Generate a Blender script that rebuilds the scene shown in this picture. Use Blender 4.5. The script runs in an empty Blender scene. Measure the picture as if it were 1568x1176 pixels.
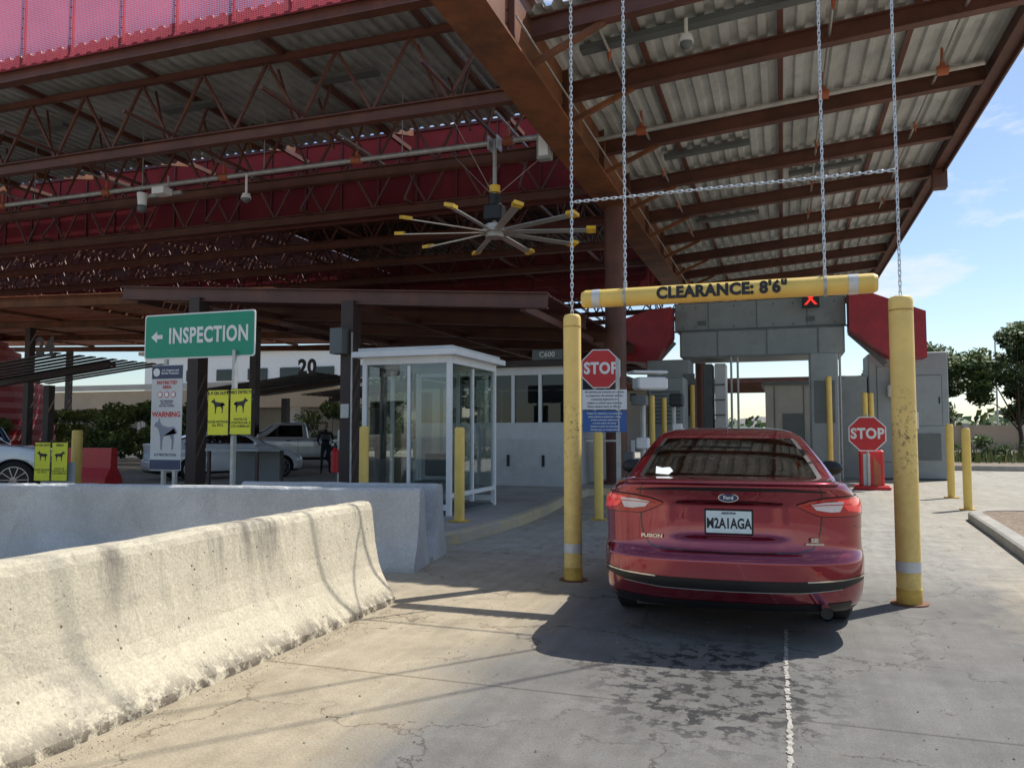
import bpy, math, random
import numpy as np
from mathutils import Vector, Matrix
random.seed(7)
R=math.radians
# ------------------------------------------------------------------ materials
def nt(name):
    m=bpy.data.materials.new(name); m.use_nodes=True
    t=m.node_tree; b=t.nodes['Principled BSDF']; return m,t,b
def L(t,a,b): t.links.new(a,b)
def noise(t,scale,detail=6,rough=.6,vec=None,dist=0):
    n=t.nodes.new('ShaderNodeTexNoise'); n.inputs['Scale'].default_value=scale
    n.inputs['Detail'].default_value=detail; n.inputs['Roughness'].default_value=rough
    n.inputs['Distortion'].default_value=dist
    if vec is None:
        g=t.nodes.new('ShaderNodeNewGeometry'); vec=g.outputs['Position']
    L(t,vec,n.inputs['Vector']); return n.outputs['Fac']
def ramp(t,f,a,b,ca=(0,0,0,1),cb=(1,1,1,1)):
    r=t.nodes.new('ShaderNodeValToRGB'); r.color_ramp.elements[0].position=a; r.color_ramp.elements[1].position=b
    r.color_ramp.elements[0].color=ca; r.color_ramp.elements[1].color=cb
    L(t,f,r.inputs['Fac']); return r.outputs['Color']
def mix(t,f,a,b,mode='MIX'):
    m=t.nodes.new('ShaderNodeMix'); m.data_type='RGBA'; m.blend_type=mode
    for s,v in ((m.inputs['Factor'],f),(m.inputs['A'],a),(m.inputs['B'],b)):
        if isinstance(v,(int,float)): s.default_value=v
        elif isinstance(v,tuple): s.default_value=v if len(v)==4 else v+(1,)
        else: L(t,v,s)
    return m.outputs['Result']
def bump(t,b,h,strength=.3,dist=.01):
    n=t.nodes.new('ShaderNodeBump'); n.inputs['Strength'].default_value=strength; n.inputs['Distance'].default_value=dist
    L(t,h,n.inputs['Height']); L(t,n.outputs['Normal'],b.inputs['Normal'])
def M(name,col,rough=.6,metal=0,var=.25,vs=3.0,dirt=None,dirts=(.55,.75),dscale=1.3,bmp=0,bs=40,coat=0,emit=0):
    m,t,b=nt(name)
    b.inputs['Roughness'].default_value=rough; b.inputs['Metallic'].default_value=metal
    b.inputs['Coat Weight'].default_value=coat; b.inputs['Coat Roughness'].default_value=.04
    c=col+(1,)
    n=noise(t,vs)
    dk=tuple(x*(1-var) for x in col)+(1,); lt=tuple(min(1,x*(1+var*.6)) for x in col)+(1,)
    out=ramp(t,n,.3,.7,dk,lt)
    if dirt:
        d=ramp(t,noise(t,dscale,10,.7),dirts[0],dirts[1])
        out=mix(t,d,out,dirt)
    L(t,out,b.inputs['Base Color'])
    if bmp: bump(t,b,noise(t,bs,5),bmp,.01)
    if emit:
        b.inputs['Emission Color'].default_value=c; b.inputs['Emission Strength'].default_value=emit
    return m
steel=M('rust_red_steel',(.13,.052,.038),.55,0,.3,2,dirt=(.21,.08,.04),dirts=(.5,.8),dscale=.9)
steel_o=M('orange_primer_steel',(.26,.095,.035),.6,0,.35,1.5,dirt=(.11,.045,.025),dirts=(.42,.66),dscale=1.2)
steel_d=M('dark_steel',(.05,.03,.025),.55)
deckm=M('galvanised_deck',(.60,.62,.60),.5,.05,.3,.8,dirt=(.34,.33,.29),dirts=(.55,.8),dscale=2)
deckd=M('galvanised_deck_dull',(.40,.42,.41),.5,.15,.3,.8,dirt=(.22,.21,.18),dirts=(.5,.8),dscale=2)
deckk=M('shade_toned_deck',(.055,.03,.026),.6,0,.3,.8)  # dark tone puts the shade deep under the roof into the deck colour
galv=M('galvanised_pipe',(.46,.46,.44),.4,.4,.2,6)
white=M('white_paint',(.80,.80,.78),.45,0,.06,4)
whited=M('white_panel',(.60,.61,.60),.5,0,.1,3)
yel=M('yellow_sleeve',(.86,.59,.14),.45,0,.10,4,dirt=(.46,.31,.10),dirts=(.62,.8),dscale=5,coat=.1)
yeld=M('yellow_worn',(.68,.44,.08),.6,0,.25,5,dirt=(.25,.14,.06),dirts=(.5,.7),dscale=9)
def streaky(name,col,dcol):
    m,t,b=nt(name); b.inputs['Roughness'].default_value=.5
    g=t.nodes.new('ShaderNodeNewGeometry'); s=t.nodes.new('ShaderNodeSeparateXYZ'); L(t,g.outputs['Position'],s.inputs[0])
    mr=t.nodes.new('ShaderNodeMapRange'); mr.inputs[1].default_value=.9; mr.inputs[2].default_value=1.35; L(t,s.outputs[2],mr.inputs[0])
    mr2=t.nodes.new('ShaderNodeMapRange'); mr2.inputs[1].default_value=1.9; mr2.inputs[2].default_value=1.45; L(t,s.outputs[2],mr2.inputs[0])
    mm=t.nodes.new('ShaderNodeMath'); mm.operation='MULTIPLY'; L(t,mr.outputs[0],mm.inputs[0]); L(t,mr2.outputs[0],mm.inputs[1])
    n=ramp(t,noise(t,26,10,.75),.54,.62); a=t.nodes.new('ShaderNodeMath'); a.operation='MULTIPLY'; L(t,mm.outputs[0],a.inputs[0]); L(t,n,a.inputs[1])
    base=ramp(t,noise(t,4,6),.3,.7,tuple(c*.88 for c in col)+(1,),tuple(min(1,c*1.05) for c in col)+(1,))
    low=t.nodes.new('ShaderNodeMapRange'); low.inputs[1].default_value=1.5; low.inputs[2].default_value=0; low.inputs[3].default_value=0; low.inputs[4].default_value=.5; L(t,s.outputs[2],low.inputs[0])
    l2=t.nodes.new('ShaderNodeMath'); l2.operation='MULTIPLY'; L(t,low.outputs[0],l2.inputs[0]); L(t,ramp(t,noise(t,9,8,.7),.42,.62),l2.inputs[1])
    c=mix(t,l2.outputs[0],base,dcol); c=mix(t,a.outputs[0],c,(.16,.10,.05)); L(t,c,b.inputs['Base Color']); return m
yels=streaky('yellow_scraped_sleeve',(.90,.64,.20),(.50,.31,.09))
reflt=M('reflective_tape',(.65,.65,.63),.3,.1,.1,20)
black=M('black_plastic',(.012,.012,.013),.45,0,.2,5)
rubber=M('tyre_rubber',(.018,.018,.018),.85,0,.3,20)
red=M('sign_red',(.58,.018,.022),.4,0,.08,6)
redm=M('red_machine_paint',(.34,.014,.024),.45,0,.25,3)
ribm=M('screen_rib',(.11,.022,.02),.5,0,.25,3)
greenm=M('sign_green',(.0,.28,.16),.4,0,.06,3)
bluem=M('sign_blue',(.03,.12,.38),.4,0,.08,3)
navy=M('sign_navy',(.03,.045,.11),.4)
greyc=M('grey_cabinet',(.29,.32,.32),.5,.1,.12,2,dirt=(.19,.20,.19),dirts=(.55,.85),dscale=1.5)
greyd=M('grey_cabinet_dark',(.13,.145,.145),.5,.1,.15,2)
ylw=M('sign_yellow',(.80,.78,.03),.4,0,.06,6)
grayt=M('sign_print_grey',(.25,.27,.33),.5)
teal=M('plate_teal',(.70,.80,.82),.4,0,.10,12)
emred=M('lane_light_red',(1,.03,.02),.4,emit=1.0)
orange=M('orange_coupling',(.42,.12,.05),.5)
fanm=M('fan_alloy',(.55,.55,.52),.35,.5,.1,5)
fany=M('fan_tip_yellow',(.88,.55,.06),.4)
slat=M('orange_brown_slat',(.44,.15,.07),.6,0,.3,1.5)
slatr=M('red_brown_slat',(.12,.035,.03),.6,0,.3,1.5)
bark=M('bark',(.10,.07,.05),.9,0,.4,8,bmp=.6)
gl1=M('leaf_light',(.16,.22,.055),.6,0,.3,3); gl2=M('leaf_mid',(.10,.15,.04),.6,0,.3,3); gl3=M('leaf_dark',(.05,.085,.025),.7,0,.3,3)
drg=M('dry_grass',(.26,.24,.10),.9,0,.4,3)
tan=M('tan_stucco',(.42,.34,.25),.9,0,.15,.5); tanc=M('pale_concrete_building',(.44,.42,.38),.9,0,.15,.6)
rsoil=M('gravel_soil',(.25,.18,.12),.95,0,.5,12,dirt=(.40,.33,.25),dirts=(.5,.65),dscale=18,bmp=.8,bs=40)
skin=M('skin',(.35,.2,.13),.5); uniform=M('dark_uniform',(.015,.018,.03),.8); hairm=M('hair',(.02,.015,.01),.8)
chainm=M('chain_plastic',(.56,.63,.70),.35,.1,.1,9)
fabric=M('seat_fabric',(.42,.18,.08),.8,0,.3,10)
def concrete(name,col,stain,amt=(.5,.75),pits=True,scale=1.0,streak=False):
    m,t,b=nt(name); b.inputs['Roughness'].default_value=.88
    big=ramp(t,noise(t,.9*scale,8,.65),.35,.7,tuple(c*.80 for c in col)+(1,),tuple(min(1,c*1.12) for c in col)+(1,))
    st=ramp(t,noise(t,2.2*scale,12,.75,dist=.6),amt[0],amt[1])
    c=mix(t,st,big,stain)
    fine=ramp(t,noise(t,60,3),.35,.65,(.86,.86,.86,1),(1.08,1.08,1.08,1))
    c=mix(t,1.0,c,fine,'MULTIPLY')
    h=noise(t,25,8,.7)
    g=t.nodes.new('ShaderNodeNewGeometry')
    if streak:
        mp=t.nodes.new('ShaderNodeMapping'); mp.inputs['Scale'].default_value=(3.0,3.0,.55); L(t,g.outputs['Position'],mp.inputs[0])
        s=t.nodes.new('ShaderNodeSeparateXYZ'); L(t,g.outputs['Position'],s.inputs[0])
        up=t.nodes.new('ShaderNodeMapRange'); up.inputs[1].default_value=.30; up.inputs[2].default_value=.80; L(t,s.outputs[2],up.inputs[0])
        sk=ramp(t,noise(t,1,9,.7,vec=mp.outputs[0]),.50,.64); q=t.nodes.new('ShaderNodeMath'); q.operation='MULTIPLY'; L(t,up.outputs[0],q.inputs[0]); L(t,sk,q.inputs[1])
        c=mix(t,q.outputs[0],c,tuple(x*.60 for x in stain))
        pk=ramp(t,noise(t,16,8,.8),.61,.66); c=mix(t,pk,c,tuple(x*.65 for x in stain))
        dn=t.nodes.new('ShaderNodeMapRange'); dn.inputs[1].default_value=.16; dn.inputs[2].default_value=.0; L(t,s.outputs[2],dn.inputs[0])
        sk2=ramp(t,noise(t,9,9,.78),.45,.52); q2=t.nodes.new('ShaderNodeMath'); q2.operation='MULTIPLY'; L(t,dn.outputs[0],q2.inputs[0]); L(t,sk2,q2.inputs[1])
        c=mix(t,q2.outputs[0],c,(.12,.095,.07))
    if pits:
        v=t.nodes.new('ShaderNodeTexVoronoi'); v.inputs['Scale'].default_value=15; v.inputs['Randomness'].default_value=1
        L(t,g.outputs['Position'],v.inputs['Vector'])
        p=ramp(t,v.outputs['Distance'],.08,.15)
        sel=ramp(t,noise(t,5,4),.50,.54)
        pf=mix(t,sel,(1,1,1,1),p)
        c=mix(t,1.0,c,mix(t,pf,(.34,.28,.22,1),(1,1,1,1)),'MULTIPLY')
        h=mix(t,1.0,h,pf,'MULTIPLY')
    L(t,c,b.inputs['Base Color']); bump(t,b,h,.6,.015); return m
concb=concrete('barrier_concrete_cream',(.66,.58,.42),(.38,.33,.26),(.56,.72),streak=True)
concg=concrete('barrier_concrete_grey',(.56,.56,.54),(.38,.38,.36),(.5,.8),pits=False,streak=False)
conck=concrete('kerb_concrete',(.45,.42,.36),(.27,.25,.22),(.5,.8))
conci=concrete('island_concrete',(.40,.37,.33),(.26,.24,.21),(.5,.8),pits=False)
kerby=concrete('kerb_faded_yellow',(.60,.49,.25),(.42,.38,.32),(.40,.6))
def road_mat():
    m,t,b=nt('road_concrete_asphalt'); b.inputs['Roughness'].default_value=.85
    g=t.nodes.new('ShaderNodeNewGeometry'); P=g.outputs['Position']
    s=t.nodes.new('ShaderNodeSeparateXYZ'); L(t,P,s.inputs[0])
    def math_(op,a,bb=None,cl=False):
        n=t.nodes.new('ShaderNodeMath'); n.operation=op; n.use_clamp=cl
        for i,v in enumerate((a,bb)):
            if v is None: continue
            if isinstance(v,(int,float)): n.inputs[i].default_value=v
            else: L(t,v,n.inputs[i])
        return n.outputs[0]
    X=s.outputs[0]; Y=s.outputs[1]
    nz=noise(t,.8,5,.6)
    xs=math_('ADD',X,math_('MULTIPLY',math_('SUBTRACT',nz,.5),1.2))
    band=math_('SUBTRACT',1.0,math_('ABSOLUTE',math_('DIVIDE',math_('SUBTRACT',xs,.0),2.05)))
    band=math_('MULTIPLY',band,4.0,True)
    con=ramp(t,noise(t,.6,9,.7),.3,.72,(.37,.305,.205,1),(.50,.42,.295,1))
    asp=ramp(t,noise(t,.9,9,.7),.3,.72,(.155,.146,.130,1),(.225,.212,.188,1))
    farc=ramp(t,noise(t,.4,9,.7),.3,.72,(.36,.34,.29,1),(.48,.45,.39,1))
    fa=t.nodes.new('ShaderNodeMapRange'); fa.inputs[1].default_value=7.5; fa.inputs[2].default_value=9.5; L(t,Y,fa.inputs[0])
    col=mix(t,band,con,asp); col=mix(t,math_('MULTIPLY',fa.outputs[0],.75),col,farc)
    mot=ramp(t,noise(t,3.2,12,.8),.40,.62,(.84,.83,.81,1),(1.07,1.07,1.06,1)); col=mix(t,1.0,col,mot,'MULTIPLY')
    dk=ramp(t,noise(t,1.3,9,.7,dist=.5),.56,.70); col=mix(t,math_('MULTIPLY',dk,.30),col,(.14,.13,.11,1))
    fine=ramp(t,noise(t,90,3,.7),.3,.7,(.72,.72,.72,1),(1.2,1.2,1.2,1))
    col=mix(t,1.0,col,fine,'MULTIPLY')
    mp=t.nodes.new('ShaderNodeMapping'); mp.inputs['Scale'].default_value=(9,.5,1); L(t,P,mp.inputs[0])
    stn=ramp(t,noise(t,1,5,.6,vec=mp.outputs[0]),.3,.7,(.88,.88,.88,1),(1.07,1.07,1.07,1))
    col=mix(t,1.0,col,stn,'MULTIPLY')
    def cracks(scale,amp,w0,w1,s0,s1,ns):
        n2=t.nodes.new('ShaderNodeTexNoise'); n2.inputs['Scale'].default_value=ns; n2.inputs['Detail'].default_value=9; n2.inputs['Roughness'].default_value=.65; L(t,P,n2.inputs['Vector'])
        va=t.nodes.new('ShaderNodeVectorMath'); va.operation='MULTIPLY_ADD'; L(t,n2.outputs['Color'],va.inputs[0]); va.inputs[1].default_value=(amp,amp,0); L(t,P,va.inputs[2])
        v=t.nodes.new('ShaderNodeTexVoronoi'); v.feature='DISTANCE_TO_EDGE'; v.inputs['Scale'].default_value=scale; L(t,va.outputs[0],v.inputs['Vector'])
        cr=ramp(t,v.outputs['Distance'],w0,w1)
        return mix(t,ramp(t,noise(t,.9+scale*.3,5,.7),s0,s1),(1,1,1,1),cr)
    c1=cracks(.62,1.0,.0012,.0062,.40,.50,2.0); c2=cracks(2.1,.45,.002,.014,.54,.60,4.0)
    crf=mix(t,1.0,c1,c2,'MULTIPLY')
    col=mix(t,1.0,col,mix(t,crf,(.42,.38,.34,1),(1,1,1,1)),'MULTIPLY')
    fr=math_('ABSOLUTE',math_('SUBTRACT',math_('FRACT',math_('DIVIDE',math_('ADD',Y,2.6),4.6)),.5))
    jt=ramp(t,fr,.0012,.0022)
    col=mix(t,1.0,col,mix(t,jt,(.5,.47,.42,1),(1,1,1,1)),'MULTIPLY')
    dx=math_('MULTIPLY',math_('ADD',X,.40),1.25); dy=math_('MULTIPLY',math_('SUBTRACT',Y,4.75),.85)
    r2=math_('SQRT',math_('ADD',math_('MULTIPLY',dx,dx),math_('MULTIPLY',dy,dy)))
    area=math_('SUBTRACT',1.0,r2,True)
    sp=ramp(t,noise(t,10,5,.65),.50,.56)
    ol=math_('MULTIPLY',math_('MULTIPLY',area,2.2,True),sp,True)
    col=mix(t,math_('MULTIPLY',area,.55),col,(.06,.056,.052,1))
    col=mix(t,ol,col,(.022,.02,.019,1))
    L(t,col,b.inputs['Base Color'])
    h=mix(t,.5,noise(t,70,4,.7),crf); bump(t,b,h,.4,.012)
    return m
roadm=road_mat()
dirtm=M('dusty_ground',(.34,.28,.21),.95,0,.25,.05,dirt=(.22,.19,.12),dirts=(.5,.7),dscale=.3)
def screen_mat(name,col,tr,trans):
    m,t,b=nt(name); t.nodes.remove(b)
    out=t.nodes['Material Output']
    d=t.nodes.new('ShaderNodeBsdfDiffuse'); tl=t.nodes.new('ShaderNodeBsdfTranslucent'); tp=t.nodes.new('ShaderNodeBsdfTransparent')
    n=ramp(t,noise(t,.7,5),.3,.7,tuple(c*.8 for c in col)+(1,),tuple(min(1,c*1.15) for c in col)+(1,))
    L(t,n,d.inputs[0]); L(t,n,tl.inputs[0])
    m1=t.nodes.new('ShaderNodeMixShader'); m1.inputs[0].default_value=trans; L(t,d.outputs[0],m1.inputs[1]); L(t,tl.outputs[0],m1.inputs[2])
    g=t.nodes.new('ShaderNodeNewGeometry'); w=t.nodes.new('ShaderNodeTexVoronoi'); w.inputs['Scale'].default_value=26; w.inputs['Randomness'].default_value=0
    L(t,g.outputs['Position'],w.inputs['Vector'])
    rr=t.nodes.new('ShaderNodeMath'); rr.operation='LESS_THAN'; rr.inputs[1].default_value=tr; L(t,w.outputs['Distance'],rr.inputs[0])
    m2=t.nodes.new('ShaderNodeMixShader'); L(t,rr.outputs[0],m2.inputs[0]); L(t,m1.outputs[0],m2.inputs[1]); L(t,tp.outputs[0],m2.inputs[2])
    L(t,m2.outputs[0],out.inputs[0]); return m
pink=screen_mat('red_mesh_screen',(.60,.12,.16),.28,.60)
pinkd=screen_mat('shaded_mesh_screen',(.20,.036,.042),.19,.16)  # mesh red darkened in colour, standing for shade from the roof above
def glass_mat(name,tint,gl=.12):
    m,t,b=nt(name); t.nodes.remove(b); out=t.nodes['Material Output']
    tp=t.nodes.new('ShaderNodeBsdfTransparent'); tp.inputs[0].default_value=tint+(1,)
    g=t.nodes.new('ShaderNodeBsdfGlossy'); g.inputs['Roughness'].default_value=.02; g.inputs[0].default_value=(.9,.95,1,1)
    f=t.nodes.new('ShaderNodeFresnel'); f.inputs[0].default_value=1.5
    a=t.nodes.new('ShaderNodeMath'); a.operation='ADD'; a.inputs[1].default_value=gl; L(t,f.outputs[0],a.inputs[0])
    mx=t.nodes.new('ShaderNodeMixShader'); L(t,a.outputs[0],mx.inputs[0]); L(t,tp.outputs[0],mx.inputs[1]); L(t,g.outputs[0],mx.inputs[2])
    L(t,mx.outputs[0],out.inputs[0]); return m
carglass=glass_mat('car_glass',(.60,.63,.60),.15)
boothglass=glass_mat('booth_glass',(.62,.68,.66),.05)
darkglass=glass_mat('dark_window_glass',(.08,.09,.10),.0)
def paint(name,col,metal=.45,rough=.28):
    m,t,b=nt(name)
    b.inputs['Metallic'].default_value=metal; b.inputs['Roughness'].default_value=rough
    b.inputs['Coat Weight'].default_value=1; b.inputs['Coat Roughness'].default_value=.015; b.inputs['Coat IOR'].default_value=1.7
    n=noise(t,3,3); c=ramp(t,n,.3,.7,tuple(c*.93 for c in col)+(1,),tuple(min(1,c*1.05) for c in col)+(1,))
    g=t.nodes.new('ShaderNodeTexCoord'); s=t.nodes.new('ShaderNodeSeparateXYZ'); L(t,g.outputs['Object'],s.inputs[0])
    mr=t.nodes.new('ShaderNodeMapRange'); mr.inputs[1].default_value=.65; mr.inputs[2].default_value=.15; mr.inputs[4].default_value=.35; L(t,s.outputs[2],mr.inputs[0])
    q=t.nodes.new('ShaderNodeMath'); q.operation='MULTIPLY'; L(t,mr.outputs[0],q.inputs[0]); L(t,ramp(t,noise(t,6,8,.7),.35,.7),q.inputs[1])
    L(t,mix(t,q.outputs[0],c,(.20,.15,.12)),b.inputs['Base Color']); return m
redpaint=paint('ruby_red_paint',(.27,.006,.028),.72,.22)
redpaintd=paint('seam_dark_red',(.02,.002,.003),.1,.5)
whitepaint=paint('white_car_paint',(.78,.79,.79),0,.3)
silverpaint=paint('silver_car_paint',(.55,.55,.53),.3,.3)
bluepaint=paint('dark_blue_car_paint',(.02,.05,.12),.4,.3)
tail_r=M('tail_light_red',(.42,.006,.010),.12,0,.15,60,coat=1,emit=.06)
tail_b=M('tail_light_bright',(.75,.03,.03),.12,0,.15,60,coat=1,emit=.35)
tail_w=M('tail_light_clear',(.80,.70,.70),.12,.1,.15,60,coat=1)
chrome=M('chrome',(.7,.7,.7),.12,1,.05,5)

# ------------------------------------------------------------------ mesh builder
class MB:
    def __init__(s,name): s.n=name; s.v=[]; s.f=[]; s.mi=[]; s.sm=[]; s.mats=[]
    def add(s,vs,fs,mat,smooth=False):
        if mat not in s.mats: s.mats.append(mat)
        k=s.mats.index(mat); o=len(s.v)
        s.v+= [tuple(v) for v in vs]
        for f in fs: s.f.append(tuple(i+o for i in f)); s.mi.append(k); s.sm.append(smooth)
    def box(s,c,d,mat,rz=0,Mx=None):
        vs=[]
        for x in(-.5,.5):
            for y in(-.5,.5):
                for z in(-.5,.5): vs.append(Vector((x*d[0],y*d[1],z*d[2])))
        T=Mx@Matrix.Translation(c) if Mx is not None else Matrix.Translation(c)@Matrix.Rotation(rz,4,'Z')
        s.add([T@v for v in vs],[(0,1,3,2),(4,6,7,5),(0,4,5,1),(2,3,7,6),(0,2,6,4),(1,5,7,3)],mat)
    def rbox(s,c,d,mat,b=.02,rz=0,Mx=None):
        hx,hy,hz=d[0]/2,d[1]/2,d[2]/2; b=min(b,hx*.9,hy*.9,hz*.9)
        def loop(ix,iy,z): 
            return [(-ix+b,-iy,z),(ix-b,-iy,z),(ix,-iy+b,z),(ix,iy-b,z),(ix-b,iy,z),(-ix+b,iy,z),(-ix,iy-b,z),(-ix,-iy+b,z)]
        vs=loop(hx-b,hy-b,-hz)+loop(hx,hy,-hz+b)+loop(hx,hy,hz-b)+loop(hx-b,hy-b,hz)
        fs=[tuple(range(7,-1,-1)),tuple(range(24,32))]
        for k in range(3):
            for i in range(8): j=(i+1)%8; fs.append((k*8+i,k*8+j,k*8+8+j,k*8+8+i))
        T=(Mx@Matrix.Translation(c)) if Mx is not None else Matrix.Translation(c)@Matrix.Rotation(rz,4,'Z')
        s.add([T@Vector(v) for v in vs],fs,mat)
    def frame(s,p1,p2):
        p1=Vector(p1);p2=Vector(p2); d=p2-p1
        z=d.normalized()
        up=Vector((0,0,1)) if abs(z.z)<.95 else Vector((0,1,0))
        x=up.cross(z).normalized(); y=z.cross(x)
        m=Matrix((x,y,z)).transposed().to_4x4(); m.translation=p1
        return m,d.length
    def beam(s,p1,p2,w,h,mat):
        m,l=s.frame(p1,p2); s.box((0,0,l/2),(w,h,l),mat,Mx=m)
    def ibeam(s,p1,p2,w,h,mat,t=.025):
        m,l=s.frame(p1,p2)
        s.box((0,h/2-t/2,l/2),(w,t,l),mat,Mx=m); s.box((0,-h/2+t/2,l/2),(w,t,l),mat,Mx=m); s.box((0,0,l/2),(t*.8,h-2*t-.002,l),mat,Mx=m)
    def cyl(s,p1,p2,r1,mat,r2=None,seg=16,smooth=True,caps=True):
        if r2 is None:r2=r1
        m,l=s.frame(p1,p2); vs=[];fs=[]
        for i in range(seg):
            a=2*math.pi*i/seg; vs.append(m@Vector((r1*math.cos(a),r1*math.sin(a),0))); vs.append(m@Vector((r2*math.cos(a),r2*math.sin(a),l)))
        for i in range(seg):
            j=(i+1)%seg; fs.append((2*i,2*j,2*j+1,2*i+1))
        s.add(vs,fs,mat,smooth)
        if caps:
            s.add([vs[2*i] for i in range(seg)],[tuple(range(seg-1,-1,-1))],mat); s.add([vs[2*i+1] for i in range(seg)],[tuple(range(seg))],mat)
    def sphere(s,c,r,mat,seg=16,sc=(1,1,1)):
        vs=[];fs=[]; n=seg//2
        for i in range(n+1):
            for j in range(seg):
                a=math.pi*i/n;b=2*math.pi*j/seg
                vs.append((c[0]+r*sc[0]*math.sin(a)*math.cos(b),c[1]+r*sc[1]*math.sin(a)*math.sin(b),c[2]+r*sc[2]*math.cos(a)))
        for i in range(n):
            for j in range(seg): k=(j+1)%seg; fs.append((i*seg+j,(i+1)*seg+j,(i+1)*seg+k,i*seg+k))
        s.add(vs,fs,mat,True)
    def prism(s,pts,Mx,th,mat):
        n=len(pts); vs=[Mx@Vector((p[0],p[1],0)) for p in pts]+[Mx@Vector((p[0],p[1],-th)) for p in pts]
        fs=[tuple(range(n)),tuple(range(2*n-1,n-1,-1))]+[(i,i+n,(i+1)%n+n,(i+1)%n) for i in range(n)]
        s.add(vs,fs,mat)
    def text(s,body,size,Mx,mat,bold=.0,align='CENTER',sx=1.0,ls=1.0):
        c=bpy.data.curves.new('t','FONT'); c.body=body; c.size=size; c.align_x=align; c.align_y='CENTER'; c.offset=bold; c.space_line=ls; c.resolution_u=3
        if bold>.006: c.space_character=1.08
        o=bpy.data.objects.new('t',c); bpy.context.scene.collection.objects.link(o)
        dg=bpy.context.evaluated_depsgraph_get(); me=o.evaluated_get(dg).to_mesh()
        T=Mx@Matrix.Diagonal((sx,1,1,1))
        s.add([T@v.co for v in me.vertices],[tuple(p.vertices) for p in me.polygons],mat)
        o.evaluated_get(dg).to_mesh_clear(); bpy.data.objects.remove(o); bpy.data.curves.remove(c)
    def done(s,Mx=None,parent=None,bevel=0):
        me=bpy.data.meshes.new(s.n); vs=s.v
        me.from_pydata(vs,[],s.f)
        for m in s.mats: me.materials.append(m)
        me.polygons.foreach_set('material_index',s.mi); me.polygons.foreach_set('use_smooth',s.sm); me.update()
        o=bpy.data.objects.new(s.n,me); bpy.context.scene.collection.objects.link(o)
        if Mx is not None: o.matrix_world=Mx
        if bevel:
            b=o.modifiers.new('b','BEVEL'); b.width=bevel; b.segments=2; b.limit_method='ANGLE'
        if parent: o.parent=parent
        return o
def empty(name):
    o=bpy.data.objects.new(name,None); bpy.context.scene.collection.objects.link(o); return o
M0=Matrix(((1,0,0,0),(0,0,-1,0),(0,1,0,0),(0,0,0,1)))
def F(x,y,z,yaw=0): return Matrix.Translation((x,y,z))@Matrix.Rotation(yaw,4,'Z')@M0
# ------------------------------------------------------------------ ground & road
g=MB('ground'); g.add([(-600,-200,-.03),(600,-200,-.03),(600,1200,-.03),(-600,1200,-.03)],[(0,1,2,3)],dirtm); g.done()
g=MB('road'); g.add([(-60,-12,0),(14,-12,0),(14,36,0),(5,36,0),(5,80,0),(-60,80,0)],[(0,1,2,3,4,5)],roadm); g.done()
jm=M('joint_sealant',(.42,.39,.33),.8,0,.5,25)
g=MB('lane_joint_line')
n=420; vs=[];fs=[]
for i in range(n+1):
    y=-3+i*9.2/n; w=.007+.009*random.random(); x=.006*math.sin(y*2)+.006*random.uniform(-1,1); vs+=[(x-w,y,.004),(x+w,y,.004)]
for i in range(n):
    if random.random()>.07: fs.append((2*i,2*i+1,2*i+3,2*i+2))
g.add(vs,fs,jm); g.done()
def island(name,pts,h,kw,kerbmat,topmat):
    n=len(pts); ins=[]
    for i in range(n):
        a=Vector(pts[i-1]);b=Vector(pts[i]);d=Vector(pts[(i+1)%n])
        e1=(b-a).normalized();e2=(d-b).normalized(); n1=Vector((-e1.y,e1.x));n2=Vector((-e2.y,e2.x)); nn=(n1+n2)
        nn=nn/ max(.3,nn.length_squared/2); ins.append(b+nn*kw)
    k=MB(name); z=h; bv=.02
    ip=[]
    for i in range(n):
        a=Vector(pts[i]); dd=(ins[i]-a).normalized(); ip.append(a+dd*bv*1.5)
    L0=[(p[0],p[1],-.02) for p in pts];L1=[(p[0],p[1],z-bv) for p in pts];L2=[(p[0],p[1],z) for p in ip];L3=[(p[0],p[1],z) for p in ins];L4=[(p[0],p[1],z-.012) for p in ins]
    vs=L0+L1+L2+L3+L4; fs=[]
    for r in range(4):
        for i in range(n): j=(i+1)%n; fs.append((r*n+i,r*n+j,(r+1)*n+j,(r+1)*n+i))
    k.add(vs,fs,kerbmat); k.add(L4,[tuple(range(n))],topmat); return k.done()
def arc(cx,cy,r,a0,a1,n=8): return [(cx+r*math.cos(R(a0+(a1-a0)*i/n)),cy+r*math.sin(R(a0+(a1-a0)*i/n))) for i in range(n+1)]
pts=[(-14,9.0),(-5.6,8.7)]+arc(-5.2,9.9,1.25,-90,-15,8)+[(-3.85,11.6),(-3.95,13.5),(-4.15,15.4),(-4.2,17.6),(-3.2,18.6),(-3.0,30),(-8.5,30),(-8.5,13.2),(-14,13.2)]
island('kerbed_island',pts,.15,.16,kerby,conci)
pts=[(12,-2),(12,15.0)]+[(4.4,15.4)]+arc(3.7,14.6,.85,85,180,8)+[(2.7,12.4),(2.5,9.8),(2.3,4),(2.1,-2)]
island('kerbed_gravel_island',pts,.14,.2,conck,rsoil)
pts=[(5.2,33.5),(40,33.5),(40,37),(5.2,37)]
island('kerb',pts,.2,.3,conck,rsoil)
g=MB('dry_grass')
for i in range(8000):
    x=random.uniform(5.5,34);y=random.uniform(36.5,46); h=random.uniform(.25,.8)*(1.3 if random.random()<.3 else .8); a=random.uniform(0,6.28); w=.03+.05*random.random()
    dx,dy=math.cos(a)*w,math.sin(a)*w; lx,ly=random.uniform(-.2,.2),random.uniform(-.2,.2)
    g.add([(x-dx,y-dy,0),(x+dx,y+dy,0),(x+lx,y+ly,h)],[(0,1,2)],random.choice([drg,drg,gl1,gl2]))
g.done()
g=MB('loose_gravel')
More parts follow.
